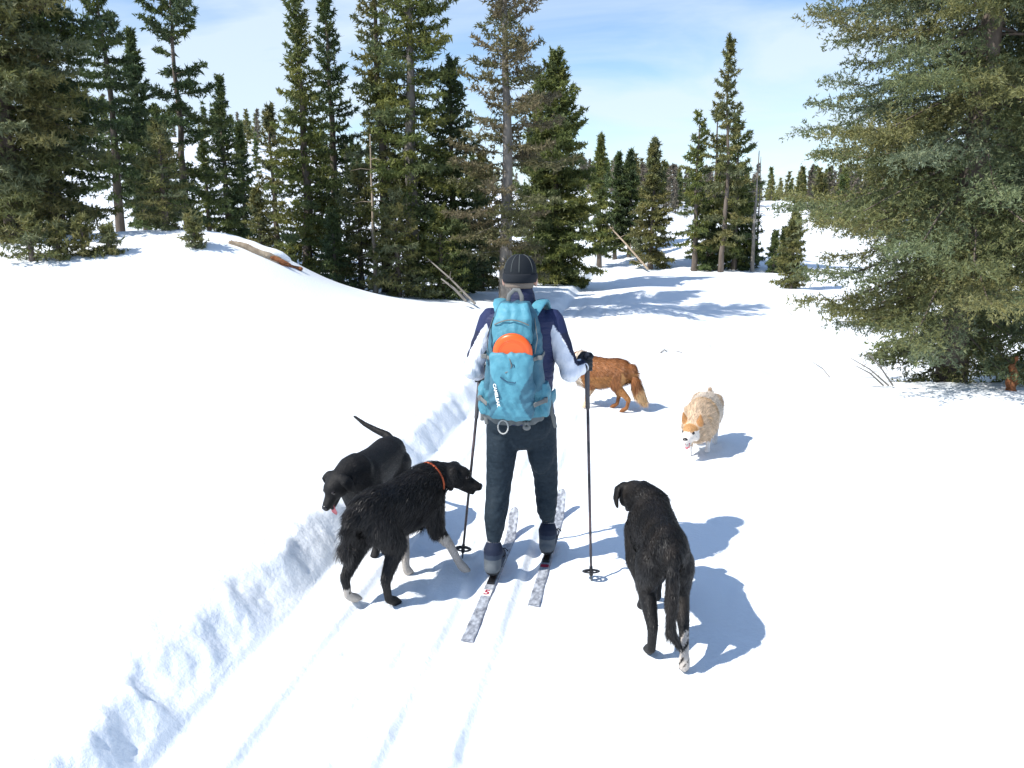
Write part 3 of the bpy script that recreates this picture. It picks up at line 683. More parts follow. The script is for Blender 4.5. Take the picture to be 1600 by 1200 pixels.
# cream dog trotting towards the camera
def c5(nm, t, P, g, N):
    C = np.tile(np.array((.58, .43, .29)), (len(P), 1))*(1+.25*vn3(P*10))[:, None]
    C = blend(C, (nm == 'trunk') & (P[:, 0] < .10+.1*vn3(P*9)), (.66, .57, .47))
    C = blend(C, (nm == 'trunk') & (P[:, 0] >= .10) & (N[:, 2] > .2), (.55, .37, .21))
    C = blend(C, np.isin(nm, ['muzzle', 'jaw', 'paw', 'pastern']), (.86, .82, .78))
    hp, hd, hl, hu, hs = D5['frame']; q = (P-hp)/hs; a, c = q@hd, q@hu
    face = np.isin(nm, ['head', 'muzzle', 'jaw'])
    C = blend(C, face, (.80, .73, .66)); C = blend(C, face & (a < .092) & (c > .030-.3*np.clip(.06-a, 0, 1)+.012*vn3(P*40)), (.50, .27, .11))
    C = blend(C, (nm == 'head') & (np.abs(q@hl) > .055) & (a < .03), (.56, .34, .16))
    C = blend(C, nm == 'ear', (.47, .235, .09))
    return np.clip(C, 0, .9)
D5 = dict(
    seed=5, head=(.43, -.03, .295), look=(.84, -.20, -.22), coat=.062, colour=c5, hairs=34000, hair_w=.0036, bulk=1.38, ear='prick', neck=1.45, tongue=.012, jaw=.024, head_size=1.38, muzzle=.82,
    trunk=[(-.345, .425, .055, .06), (-.30, .415, .085, .105), (-.20, .39, .112, .145), (-.06, .37, .115, .150), (.08, .355, .120, .165), (.19, .34, .122, .165), (.27, .345, .105, .140), (.33, .35, .07, .09)],
    feet=dict(HL=(-.26, .09, .0), HR=(-.12, -.08, .03), FL=(.20, .085, .03), FR=(.34, -.07, .0)),
    tail=([(-.33, 0, .45), (-.37, 0, .48), (-.37, .0, .51)], [.050, .050, .034]), tail_fur=1.0)
dog('fluffy cream dog with pricked ginger ears trotting across the open snow', (1.635, 6.88, 0), math.radians(-112), .84, D5)
print('dogs done')
#==PERSON==
# ------------------------------------------------------------------ the skier
M_SKIN = mat('skin', (.60, .36, .27), .5, .35, noise=(30, (.52, .28, .20), .3))
M_HAIR = mat('cropped_hair', (.20, .16, .13), .8, .2, bump=[(200, .6, .004)])
M_TIGHTS = mat('tights', (.010, .018, .026), .75, .2, noise=(55, (.019, .031, .043), .25), bump=[(26, .45, .012, (1, 1, 2.2)), (140, .3, .003)])
M_VEST = mat('vest', attr=True, rough=.6, spec=.3, bump=[(30, .6, .014, (.5, .5, 2.5))])
M_SLEEVE = mat('sleeve', attr=True, rough=.7, spec=.2, bump=[(22, .6, .02, (1.6, 1, .8))])
M_CAP = mat('cap', attr=True, rough=.8, spec=.15, bump=[(160, .4, .003)])
M_GLOVE = mat('glove', (.016, .017, .020), .6, .3, bump=[(120, .4, .003)])
M_BOOT = mat('boot', attr=True, rough=.75, spec=.18, bump=[(60, .3, .003)])
M_SOCK = mat('sock', (.22, .22, .23), .9, .1, bump=[(150, .5, .003)])
M_BLACK = mat('black_plastic', (.012, .012, .014), .35, .4)
M_LACE = mat('lace', (.015, .015, .02), .7)
M_PACK = mat('pack_cloth', attr=True, rough=.55, spec=.3, noise=(35, (.88, .92, .93), .3), bump=[(24, .6, .014), (220, .25, .002)])
M_WEB = mat('webbing', (.16, .165, .16), .75, .2, bump=[(300, .4, .002)])
M_DISC = mat('orange_plastic', (.80, .105, .012), .32, .5)
M_WHITE = mat('white_print', (.80, .80, .78), .5)
PR = -math.radians(9.1)
PO = Vector((.05, 4.40, 0)); PO.z = tz(PO.x, PO.y)
GZ = .018                                                     # boots stand on ski and binding
person = empty('person', PO, PR)
tag(person, 'person in navy vest, black cap and dark tights on skis, seen from behind', 'person')
LM = Matrix.Translation(PO) @ Matrix.Rotation(PR, 4, 'Z')
def to_local(w): return np.array(LM.inverted() @ Vector(w))
def to_world(l): return LM @ Vector(l)

hipL, hipR = np.array((-.092, 0, .87)), np.array((.092, 0, .87))
legs = {-1: [hipL, (-.118, -.045, .50), (-.122, -.105, .36), (-.128, -.150, .228)], 1: [hipR, (.122, .135, .51), (.126, .150, .37), (.132, .185, .232)]}
elbow = {-1: np.array((-.255, -.055, 1.155)), 1: np.array((.268, -.045, 1.150))}
shoul = {-1: np.array((-.163, .0, 1.412)), 1: np.array((.163, .0, 1.412))}
handp = {-1: np.array((-.255, .15, 1.075)), 1: np.array((.345, .12, 1.165))}
torso = [(.80, .150, .108), (.90, .168, .118), (1.02, .152, .108), (1.18, .165, .115), (1.32, .188, .122), (1.41, .178, .108), (1.465, .120, .085), (1.50, .068, .066)]
tips = {-1: to_local(hit(722, 874)), 1: to_local(hit(924, 911))}
pole_ax = {s: nv(handp[s]-tips[s]) for s in (-1, 1)}

def add_torso(G, inf=0, z0=0): G.tube([(0, .005*(z > 1.3), z) for z, w, d in torso if z >= z0], [(w+inf, d+inf) for z, w, d in torso if z >= z0], 28, up=(0, 1, 0))
def add_leg(G, s, inf=0):
    p = legs[s]; G.tube(p, [.098+inf, .066+inf, .060+inf, .037+inf], 18, up=(0, 1, 0))
    a, b = np.array(p[0]), np.array(p[1]); G.ball(a*.55+b*.45+np.array((0, -.012, 0)), (.078+inf, .088+inf, .16), 16)
    c, d = np.array(p[2]), np.array(p[3]); G.ball(c*.8+d*.2+np.array((0, -.018, 0)), (.056+inf, .060+inf, .11), 16)
def add_arm(G, s, inf=0, wrist=True):
    G.tube([shoul[s], shoul[s]*.5+elbow[s]*.5, elbow[s]], [.060+inf, .052+inf, .044+inf], 18, up=(0, 1, 0))
    w = handp[s]+(elbow[s]-handp[s])*.30
    G.tube([elbow[s], elbow[s]*.5+w*.5, w], [.044+inf, .042+inf, .032+inf], 16)
def add_hand(G, s, inf=0):
    a = pole_ax[s]; fw = nv(handp[s]-elbow[s]); fw = nv(fw-a*np.dot(fw, a)); sd = np.cross(a, fw); c = handp[s]
    pc = c-fw*.035+sd*s*.018
    G.tube([handp[s]+(elbow[s]-handp[s])*.34, pc-fw*.012, pc+fw*.028], [.029+inf, (.040+inf, .020+inf), (.042+inf, .018+inf)], 14, up=sd)
    for i in range(4):
        o = a*(.034-.0215*i); r = .026-.001*i; pts = []
        for t in np.linspace(-.2, 3.9-.25*(i == 3), 7): pts.append(c+o+(sd*s*math.cos(t)+fw*math.sin(t))*r)
        G.tube(pts, [.0100+inf, .0100+inf, .0098+inf, .0094+inf, .009+inf, .0085+inf, .007+inf], 9)
    G.tube([pc-fw*.01+a*.035, pc+a*.058+fw*.022, c+a*.052+fw*.018-sd*s*.016, c+a*.040+fw*.012-sd*s*.028], [.013+inf, .012+inf, .0105+inf, .009+inf], 9)
# the body: one skin from head to foot
B = Geo(); add_torso(B, -.012)
for s in (-1, 1):
    add_leg(B, s, -.010); add_arm(B, s, -.012); add_hand(B, s, -.003)
    f = np.array(legs[s][3]); B.tube([f+np.array((0, -.03, -.155)), f+np.array((0, .08, -.16)), f+np.array((0, .17, -.168))], [.030, (.040, .030), (.036, .020)], 12); B.tube([f, f+np.array((0, -.02, -.155))], [.034, .032], 12)
HC = np.array((-.012, .035, 1.632))
B.tube([(0, .0, 1.46), (0, .012, 1.52), HC+np.array((0, -.012, -.03))], [.062, .056, .058], 16, up=(0, 1, 0))
B.ball(HC+np.array((0, -.005, .022)), (.077, .096, .098), 22); B.ball(HC+np.array((0, .032, -.045)), (.062, .066, .070), 18)
B.tube([HC+np.array((0, .088, .012)), HC+np.array((0, .112, -.022)), HC+np.array((0, .098, -.032))], [.010, .015, .012], 8)
B.ball(HC+np.array((0, .082, -.095)), (.026, .022, .018), 10)
for s in (-1, 1):
    B.ball(HC+np.array((s*.085, -.008, -.012)), (.011, .022, .034), 12); B.ball(HC+np.array((s*.034, .082, .030)), (.022, .012, .008), 10)
V, F, N = union(B, .0085, 3); link('body', mesh_np('body', V, F, [M_SKIN]), person)
for s in (-1, 1): Geo().ball(HC+np.array((s*.031, .086, .008)), (.013, .010, .009), 12).build('eye', M_EYE, person)
Geo().tube([HC+np.array((-.024, .090, -.060)), HC+np.array((0, .099, -.061)), HC+np.array((.024, .090, -.060))], [.004, .0055, .004], 8).build('mouth', mat('lips', (.45, .17, .15), .45), person)
# short hair below the cap
G = Geo()
th = np.linspace(math.pi*1.12, math.pi*1.88, 12)
G.tube([HC+np.array((math.cos(t)*.079, -.004+math.sin(t)*.098, -.018)) for t in th], [(.0045, .030)]*12, 10, up=(0, 0, 1))
G.build('hair', M_HAIR, person)
# cap: a snug panelled beanie
cv, cf = Geo().ball((0, 0, 0), (1, 1, 1), 40).arrays()
keep = cv[:, 2] > -.22; R3 = np.array((.0885, .108, .117)); cv2 = cv.copy(); cv2[:, 2] = np.maximum(cv2[:, 2], -.20)
ang = np.arctan2(cv[:, 1], cv[:, 0]); low = cv[:, 2] < .12
rxy = np.linalg.norm(cv2[:, :2], axis=1)[:, None]+1e-6; cv2[:, :2] *= np.where(cv2[:, 2:3] > 0, (1-np.clip(cv2[:, 2:3], 0, 1)**2.7)**(1/2.2)/rxy, 1/np.maximum(rxy, .9)); cv2[:, :2] = np.where(cv[:, 2:3] < -.3, cv2[:, :2]*.55, cv2[:, :2])
vv = cv2*R3+HC+np.array((0, -.004, .012)); 
colc = np.tile(np.array((.013, .016, .020)), (len(cv), 1))
cap = link('cap', mesh_np('cap', vv, cf, [M_CAP], colc), person)
for k, a in enumerate((-1.95, -1.45, -.55, -2.6)):             # pale seams of the cap
    pts = [HC+np.array((0, -.004, .012))+R3*1.008*np.array((math.cos(a)*(1-math.sin(e)**2.7)**(1/2.2), math.sin(a)*(1-math.sin(e)**2.7)**(1/2.2), math.sin(e))) for e in np.linspace(.25, 1.35, 9)]
    Geo().tube(pts, [.0022]*9, 6).build('seam', mat('seam', (.075, .085, .085), .8) if k == 0 else bpy.data.materials['seam'], cap)
ring = [HC+np.array((0, -.004, .006))+np.array((math.cos(t)*.0895, math.sin(t)*.1085, 0)) for t in np.linspace(0, 2*math.pi, 41)]
Geo().tube(ring, [(.0045, .024)]*41, 8, up=(0, 0, 1), cap=False).build('cap_band', mat('cap_band', (.010, .013, .018), .85), cap)
# tights
G = Geo()
G.tube([(0, 0, z) for z in (.80, .86, .93, 1.0)], [(.140, .105), (.176, .122), (.174, .120), (.155, .112)], 28, up=(0, 1, 0))
for s in (-1, 1):
    add_leg(G, s, .004); G.ball((s*.088, -.045, .865), (.090, .085, .098), 16)
V, F, N = union(G, .0085, 5)
for z0, am in ((0, .0018),): V = V+N*(am*np.sin(V[:, 2:3]*95+4*np.sin(V[:, 0:1]*40)+3*np.sin(V[:, 1:2]*30)))*np.clip((.75-V[:, 2:3])*2.5, .25, 1)
link('tights', mesh_np('tights', V, F, [M_TIGHTS]), person)
# vest
G = Geo(); add_torso(G, .016, .9); G.tube([(0, .0, 1.45), (0, .006, 1.50), (0, .010, 1.545)], [(.085, .080), (.074, .078), (.072, .078)], 24, up=(0, 1, 0))
for s in (-1, 1): G.ball(shoul[s]*np.array((.88, 1, 1))+np.array((0, 0, -.012)), (.072, .080, .066), 16)
V, F, N = union(G, .0085, 4)
V = V+N*(.0028*np.abs(np.sin(V[:, 2:3]*math.pi/.045))*(V[:, 2:3] < 1.45)-.001)
cvst = np.tile(np.array((.022, .030, .085)), (len(V), 1)); cvst = np.where((V[:, 2] > 1.475)[:, None], np.array((.016, .022, .060)), cvst)
link('vest', mesh_np('vest', V, F, [M_VEST], cvst), person)
# white sleeves with a dark band over the shoulder
for s in (-1, 1):
    G = Geo(); add_arm(G, s, .007); G.ball(elbow[s]+np.array((0, -.006, -.008)), .050, 14)
    V, F, N = union(G, .0075, 4)
    V = V+N*(.0035*np.sin(V[:, 2:3]*75+5*np.sin(V[:, 1:2]*28+V[:, 0:1]*15)))*np.clip((1.40-V[:, 2:3])*5, .15, 1)
    ax = nv(elbow[s]-shoul[s]); out = nv(np.array((s*.80, .15, .62)))
    f = ((V-shoul[s])@ax)/np.linalg.norm(elbow[s]-shoul[s]); m = (N@out > -.25+1.1*np.clip(f, 0, 1)**.6) & (f < .95)
    cs = np.where(m[:, None], np.where((f < .3)[:, None], np.array((.022, .030, .085)), np.array((.018, .022, .050))), np.array((.76, .78, .84)))
    link('sleeve', mesh_np('sleeve', V, F, [M_SLEEVE], cs), person)
    G = Geo(); add_hand(G, s, .002); G.tube([handp[s]+(elbow[s]-handp[s])*k for k in (.40, .28, .2)], [.043, .040, .036], 14)
    V, F, N = union(G, .0055, 2); link('glove', mesh_np('glove', V, F, [M_GLOVE]), person)
# boots
for s in (-1, 1):
    f = np.array(legs[s][3]); zb = GZ+.028; f0 = np.array((f[0], f[1], 0))
    G = Geo(); P = lambda y, z: f0+np.array((0, y, z))
    G.tube([P(-.062, zb+.035), P(.02, zb+.036), P(.11, zb+.034), P(.185, zb+.026)], [(.043, .036), (.047, .040), (.050, .034), (.038, .022)], 18)
    G.tube([P(-.030, zb+.03), P(-.022, zb+.08), P(-.010, zb+.125)], [(.048, .054), (.050, .056), (.055, .060)], 18, up=(0, 1, 0))
    G.tube([P(.03, zb+.075), P(.12, zb+.05)], [(.030, .030), (.030, .018)], 12)
    V, F, N = union(G, .006, 2); zr = V[:, 2]-zb
    cb = np.where((zr < .022)[:, None], np.array((.020, .022, .026)), np.array((.030, .042, .066)))
    heel = (V[:, 1] < f0[1]-.035) & (zr > .02) & (zr < .085); cb = np.where(heel[:, None], np.array((.095, .110, .125)), cb)
    cb = np.where((zr > .112)[:, None], np.array((.014, .020, .040)), cb)
    bo = link('boot', mesh_np('boot', V, F, [M_BOOT], cb), person)
    Geo().tube([P(-.008, zb+.105), P(-.002, zb+.165)], [(.042, .046), (.038, .040)], 18, up=(0, 1, 0)).build('sock', M_SOCK, bo)
    for k in range(2):
        q = P(.02, zb+.118); lp = [q+np.array((s*0+.040+.016*math.sin(t)*1.4, .0+.012*k, -.022+.026*math.cos(t)-.01*k)) for t in np.linspace(0, 6.0, 12)]
        if k: lp = [q+np.array((.04, 0, 0)), q+np.array((.060, -.004, .008)), q+np.array((.076, -.01, -.004))]
        Geo().tube(lp, [.0032]*len(lp), 6).build('lace', M_LACE, bo)
    Geo().box(P(.0, zb+.056-.02), (.0385, .004, .012)).build('heel_tab', M_WEB, bo) if False else None

# ------------------------------------------------------------------ skis
M_SKI = mat('ski_top', (.15, .16, .19), .35, .5, noise=(48, (.50, .53, .58), .16, (1, .6, 1)), bump=[(60, .4, .004)])
M_SKIBASE = mat('ski_edge', (.22, .12, .14), .4)
M_MARK = mat('print_red', (.36, .02, .05), .4); M_TIPS = mat('ski_tip', (.30, .33, .36), .35, .5, noise=(40, (.72, .75, .78), .12))
def text_mesh(s, size, mtl, ext=.0006):
    cu = bpy.data.curves.new('lettering', 'FONT'); cu.body = s; cu.size = size; cu.align_x = 'CENTER'; cu.align_y = 'CENTER'; cu.extrude = ext; cu.offset = size*.022; cu.resolution_u = 3
    o = bpy.data.objects.new('tmp', cu); COL.objects.link(o)
    me = bpy.data.meshes.new_from_object(o.evaluated_get(bpy.context.evaluated_depsgraph_get())); bpy.data.objects.remove(o)
    me.materials.clear(); me.materials.append(mtl); return me
def ski(s, label, tail):
    f = legs[s][3]; L = 1.46; W2 = .031
    y0 = to_local(tail)[1]; loc = to_world((f[0], y0, 0)); loc.z = tz(loc.x, loc.y)-.002
    r = empty('ski', loc, PR); tag(r, label, 'ski', 'skis under the skier')
    t = np.concatenate([np.linspace(0, .95, 34), np.linspace(.962, 1, 14)]); y = t*L; up = .15*sstep(.84, 1.02, t)**1.3+.012*np.clip(.05-t, 0, 1)*20*.2
    w = W2*(1-.06*np.sin(t*math.pi))*np.where(t > .965, np.sqrt(np.clip(1-((t-.965)/.0362)**2, .03, 1)), 1)
    h = .009*(.5+.8*np.sin(np.clip(t, .02, .98)*math.pi))
    ring = lambda k: [(-w[k], y[k], up[k]), (w[k], y[k], up[k]), (w[k], y[k], up[k]+h[k]*.55), (w[k]*.8, y[k], up[k]+h[k]), (-w[k]*.8, y[k], up[k]+h[k]), (-w[k], y[k], up[k]+h[k]*.55)]
    V = np.array([p for k in range(48) for p in ring(k)]); F = [[k*6+j, k*6+(j+1) % 6, (k+1)*6+(j+1) % 6, (k+1)*6+j] for k in range(47) for j in range(6)]
    F += [[0, 5, 4, 3], [0, 3, 2, 1], [282, 283, 284, 285], [282, 285, 286, 287]]
    mi = [1 if (i % 6 in (0, 1, 5)) and i < 282 else 0 for i in range(len(F))]
    me = mesh_np('blade', V, np.array(F), [M_SKI, M_SKIBASE], None, False, mi); link('blade', me, r)
    yb = f[1]-y0
    b = Geo(); b.box((0, yb+.165, .025), (.026, .045, .012)); b.build('toe_binding', M_BLACK, r, False, .004)
    b = Geo(); b.box((0, yb-.02, .016), (.020, .085, .007)); b.build('heel_plate', M_BLACK, r, False, .003)
    b = Geo(); b.tube([(0, yb+.11, .034), (0, yb+.19, .036)], [.008, .008], 8); b.build('toe_bar', M_BLACK, r)
    if s < 0:
        bd = Geo(); bd.box((0, yb-.205, .0112), (.0242, .036, .0008)); bd.build('white_band', M_WHITE, r, False)
        o = link('lettering', text_mesh('5', .062, M_MARK), r); o.location = (0, yb-.205, .0126); o.scale = (1.1, 1.25, 1)
    else:
        bd = Geo(); bd.box((0, yb-.15, .0116), (.0235, .018, .0006)); bd.build('dark_band', M_MARK, r, False)
ski(-1, 'grey cross country ski with red number on white band under the left boot', hit(725, 1005))
ski(1, 'grey cross country ski with narrow red band under the right boot', hit(838, 950))

# ------------------------------------------------------------------ poles
M_SHAFT = mat('pole_shaft', (.030, .026, .028), .3, .5, noise=(18, (.10, .07, .075), .06, (1, 1, .6)))
M_GRIP = mat('grip_foam', (.10, .095, .10), .7, .2, bump=[(150, .5, .003)])
def pole(s, label):
    a = pole_ax[s]; tip = tips[s]; top = handp[s]+a*.06
    loc = to_world(tip); r = empty('ski_pole', loc, PR); tag(r, label, 'ski pole', 'poles held by the skier'); o = tip
    q = lambda k: tip+a*k-o
    Lh = np.linalg.norm(top-tip)
    Geo().tube([q(.05), q(Lh*.5), q(Lh-.1)], [.0068, .0085, .0092], 12).build('shaft', M_SHAFT, r)
    Geo().tube([q(Lh-.30), q(Lh-.16), q(Lh-.08), q(Lh-.01)], [.0125, .0135, .0155, .0165], 12).build('grip', M_GRIP, r)
    Geo().tube([q(-.02), q(.02), q(.055)], [.002, .005, .007], 8).build('tip', M_WEB, r)
    e1 = nv(np.cross(a, (0, 1, 0))); e2 = np.cross(a, e1); c = q(.065)
    bs = Geo().tube([c+(e1*math.cos(t)+e2*math.sin(t))*.040 for t in np.linspace(0, 2*math.pi, 25)], [(.010, .004)]*25, 8, up=a, cap=False).build('basket', M_BLACK, r)
    for k in range(4):
        t = k*math.pi/2+.4; Geo().tube([c+a*.008, c+(e1*math.cos(t)+e2*math.sin(t))*.038], [.006, .005], 6).build('spoke', M_BLACK, bs)
    Geo().tube([c-a*.016, c+a*.026], [.012, .009], 10).build('basket_hub', M_BLACK, r)
    Geo().tube([q(Lh-.015), q(Lh+.01)+e1*.02*s-e2*.03, q(Lh-.06)-e2*.06+e1*.02*s, q(Lh-.15)-e2*.05, q(Lh-.1)-e2*.01], [(.009, .0015)]*5, 8).build('strap', M_WEB, r)
pole(-1, 'dark ski pole planted between the shaggy black dog and the left ski')
pole(1, 'dark ski pole with round basket in the gloved right hand')

# ------------------------------------------------------------------ backpack and disc
pk = empty('backpack', to_world((0, -.2, .90)), PR); PB = np.array((0, -.2, .90))
tag(pk, 'turquoise hydration backpack with grey straps on the skier\'s back', 'backpack')
BRIGHT, TEAL, DEEP = np.array((.085, .270, .345)), np.array((.045, .130, .180)), np.array((.016, .095, .150))
def sloft(st, n=3.2, seg=40, sub=6):
    """stations (z, half width, half depth, centre y): squarish closed bag shape"""
    st = np.array(st, float); zi = np.linspace(0, len(st)-1, (len(st)-1)*sub+1); S = np.stack([np.interp(zi, np.arange(len(st)), st[:, c]) for c in range(4)], -1)
    k = np.ones(5)/5; S2 = S.copy()
    for c in range(1, 4): S2[2:-2, c] = np.convolve(S[:, c], k, 'valid')
    th = np.linspace(0, 2*math.pi, seg, endpoint=False); cx = np.sign(np.cos(th))*np.abs(np.cos(th))**(2/n); cy = np.sign(np.sin(th))*np.abs(np.sin(th))**(2/n)
    V = np.stack([S2[:, 1, None]*cx, S2[:, 3, None]+S2[:, 2, None]*cy, np.repeat(S2[:, 0, None], seg, 1)], -1); m = len(S2)
    V = np.concatenate([V.reshape(-1, 3), [[0, S2[0, 3], S2[0, 0]]], [[0, S2[-1, 3], S2[-1, 0]]]])
    i = np.arange(m-1)[:, None]*seg; j = np.arange(seg)[None]; kk = (j+1) % seg
    F4 = np.stack([i+j, i+kk, i+seg+kk, i+seg+j], -1).reshape(-1, 4); jj = np.arange(seg)
    F3 = np.concatenate([np.stack([(jj+1) % seg, jj, np.full(seg, m*seg)], -1), np.stack([(m-1)*seg+jj, (m-1)*seg+(jj+1) % seg, np.full(seg, m*seg+1)], -1)])
    return Geo().add(V, F3, F4)
def bag(name, st, colour, parent=pk, vox=.006, wr=.002, n=3.2, extra=None):
    G = sloft(st, n)
    if extra: extra(G)
    V, F, N = union(G, vox, 5)
    V = V+N*(wr*np.sin(V[:, 2:3]*60+6*np.sin(V[:, 0:1]*25)+3*np.sin(V[:, 2:3]*23+1))+.011*vnoise(V[:, 0]*22+V[:, 1]*9, V[:, 2]*15+V[:, 0]*12, 3)[:, None]+.006*vnoise(V[:, 0]*45, V[:, 2]*34+V[:, 0]*25, 4)[:, None])
    c = colour(V, N) if callable(colour) else np.tile(colour, (len(V), 1))
    return link(name, mesh_np(name, V-PB, F, [M_PACK], c), parent)
def main_col(V, N):
    c = np.tile(TEAL, (len(V), 1)); c = np.where((V[:, 2] < 1.06+.25*np.abs(V[:, 0]))[:, None] & (np.abs(V[:, 0]) > .10)[:, None], BRIGHT*.8, c)
    c = np.where((V[:, 2] < .955)[:, None], np.array((.10, .115, .12)), c); return c
bag('main_compartment', [(.905, .115, .055, -.22), (.93, .150, .085, -.225), (1.05, .160, .095, -.235), (1.22, .150, .095, -.235), (1.38, .130, .085, -.225), (1.48, .105, .065, -.21), (1.535, .075, .040, -.19)], main_col)
def pocket_col(V, N):
    t = (V[:, 2]-.95)/.33; edge = .105-.055*np.clip(np.sin(np.clip(t*1.35, 0, 1)*math.pi), 0, 1)**1.2
    c = np.tile(BRIGHT, (len(V), 1)); c = np.where(((np.abs(V[:, 0]) > edge) & (t < .74))[:, None], TEAL*1.1, c); return c
bag('front_pocket', [(.945, .095, .030, -.325), (.97, .115, .048, -.325), (1.08, .118, .058, -.330), (1.20, .110, .058, -.335), (1.275, .106, .056, -.336), (1.294, .100, .048, -.335)], pocket_col, wr=.003)
bag('lid_pocket', [(1.33, .098, .030, -.305), (1.36, .105, .042, -.305), (1.44, .096, .042, -.292), (1.505, .082, .032, -.270), (1.53, .070, .020, -.255)], lambda V, N: np.where((V[:, 2] > 1.455)[:, None] & (N[:, 1] < .3)[:, None], BRIGHT*1.1, BRIGHT*.92), wr=.002)
# zip arc across the lid
Geo().tube([np.array((x, -.349+.4*x*x*2+.012, 1.425+.030*math.cos(x/.085*1.4)))-PB for x in np.linspace(-.085, .085, 11)], [.0035]*11, 6).build('zip', M_WEB, pk)
for s in (-1, 1):
    sp = bag('side_pocket', [(.955, .030, .060, -.225), (1.0, .042, .072, -.225), (1.09, .038, .068, -.228), (1.13, .024, .055, -.23)], BRIGHT*.9, n=2.5)
    sp.location.x = s*.150
    # hip belt wing, shoulder strap, compression straps, buckles
    Geo().tube([np.array(p)-PB for p in ((s*.13, -.20, 1.0), (s*.172, -.14, 1.01), (s*.186, -.04, 1.02), (s*.175, .08, 1.015))], [(.045, .012), (.042, .012), (.034, .010), (.018, .006)], 12, up=(s, 0, 0)).build('hip_belt', M_PACK, pk, col=np.tile(BRIGHT*.9, (98 if False else 12*8+2, 1)))
    Geo().tube([np.array(p)-PB for p in ((s*.075, -.165, 1.455), (s*.105, -.085, 1.510), (s*.115, .01, 1.520), (s*.120, .105, 1.455), (s*.135, .138, 1.33), (s*.15, .12, 1.18))], [(.034, .010)]*4+[(.030, .009), (.016, .006)], 12, up=(0, -.2, 1)).build('shoulder_strap', M_PACK, pk, col=np.tile(BRIGHT*1.15, (12*10+2, 1)))
    Geo().tube([np.array(p)-PB for p in ((s*.150, -.20, 1.275), (s*.150, -.30, 1.268), (s*.112, -.345, 1.262))], [(.010, .002)]*3, 8, up=(s, 0, .1)).build('compression_strap', M_WEB, pk)
    Geo().tube([np.array(p)-PB for p in ((s*.172, -.17, 1.055), (s*.165, -.30, 1.045), (s*.120, -.372, 1.035))], [(.012, .002)]*3, 8, up=(s, 0, .1)).build('compression_strap', M_WEB, pk)
    Geo().box(np.array((s*.140, -.325, 1.268))-PB, (.014, .008, .011)).build('buckle', M_WEB, pk, False, .003)
    Geo().box(np.array((s*.168, -.29, 1.047))-PB, (.010, .014, .013)).build('buckle', M_WEB, pk, False, .003)
    Geo().tube([np.array(p)-PB for p in ((s*.105, -.255, 1.455), (s*.128, -.312, 1.36), (s*.118, -.335, 1.29))], [(.008, .002)]*3, 8, up=(s, 0, 0)).build('cinch_cord', M_WEB, pk)
Geo().tube([np.array(p)-PB for p in ((-.040, -.20, 1.515), (-.034, -.195, 1.565), (-.010, -.19, 1.590), (.014, -.19, 1.590), (.030, -.195, 1.560), (.034, -.20, 1.515))], [(.011, .003)]*6, 8, up=(0, 1, 0)).build('haul_loop', M_WEB, pk)
Geo().tube([np.array((-.045+.026*math.sin(t), -.322, .905+.036*math.cos(t)))-PB for t in np.linspace(0, 2*math.pi, 17)], [.004]*17, 6, cap=False).build('ice_axe_loop', mat('pale_cord', (.42, .42, .40), .8), pk)
Geo().tube([np.array((.075+.014*math.sin(t), -.315, .915+.015*math.cos(t)))-PB for t in np.linspace(0, 2*math.pi, 13)], [(.006, .012)]*13, 6, cap=False).build('ice_axe_loop', M_WEB, pk)
for pts in (((.172, -.14, 1.04), (.182, -.15, .96), (.206, -.16, .872)), ((-.150, -.25, 1.02), (-.150, -.27, .96), (-.140, -.27, .905)), ((-.185, -.10, 1.03), (-.196, -.10, .95), (-.198, -.10, .88))):
    Geo().tube([np.array(p)-PB for p in pts], [(.010, .0025)]*3, 8, up=(0, 1, 0)).build('loose_strap', M_WEB, pk)
Geo().tube([np.array(p)-PB for p in ((.0, -.388, 1.268), (.012, -.394, 1.235), (.0, -.392, 1.21), (-.02, -.395, 1.20))], [.004, .004, .003, .003], 6).build('zip_pull', M_WEB, pk)
Geo().tube([np.array(p)-PB for p in ((-.045, -.392, 1.175), (-.01, -.398, 1.155), (.028, -.396, 1.15), (.045, -.39, 1.185), (.02, -.392, 1.24))], [.0028]*5, 6).build('bungee_cord', mat('navy_cord', (.02, .06, .11), .7), pk)
# lettering on the pocket, reading downwards
lt = link('lettering', text_mesh('CAMELBAK', .0235, M_WHITE, .0008), pk)
dv = Vector((.24, 0, -1)).normalized(); nrm = Vector((-.32, -1, .02)).normalized(); dv = (dv-nrm*dv.dot(nrm)).normalized(); upv = nrm.cross(dv)
lt.matrix_local = Matrix.Translation(Vector((-.066, -.3945, 1.085))-Vector(PB)) @ Matrix((dv, upv, nrm)).transposed().to_4x4()
# disc
dc = empty('flying_disc', to_world((0.008, -.346, 1.292)), PR); tag(dc, 'orange plastic flying disc tucked behind the backpack pocket', 'flying disc')
pr = [(0, .020), (.05, .0195), (.078, .018), (.092, .013), (.099, .004), (.100, -.008), (.097, -.008), (.095, .0), (.085, .010), (.05, .014), (0, .0145)]
sg = 40; V = np.array([[r_*math.cos(t), -z_, r_*math.sin(t)] for r_, z_ in pr for t in np.linspace(0, 2*math.pi, sg, endpoint=False)])
F = [[i*sg+j, i*sg+(j+1) % sg, (i+1)*sg+(j+1) % sg, (i+1)*sg+j] for i in range(len(pr)-1) for j in range(sg)]
d_ = link('disc', mesh_np('disc', V, np.array(F), [M_DISC]), dc); d_.rotation_euler = (math.radians(7), 0, 0)
for i, rr_ in enumerate((.062, .070)): Geo().tube([np.array((rr_*math.cos(t), -.0192, rr_*math.sin(t))) for t in np.linspace(0, 2*math.pi, 41)], [.0009]*41, 5, cap=False).build('ridge', M_DISC, d_)
print('person done')

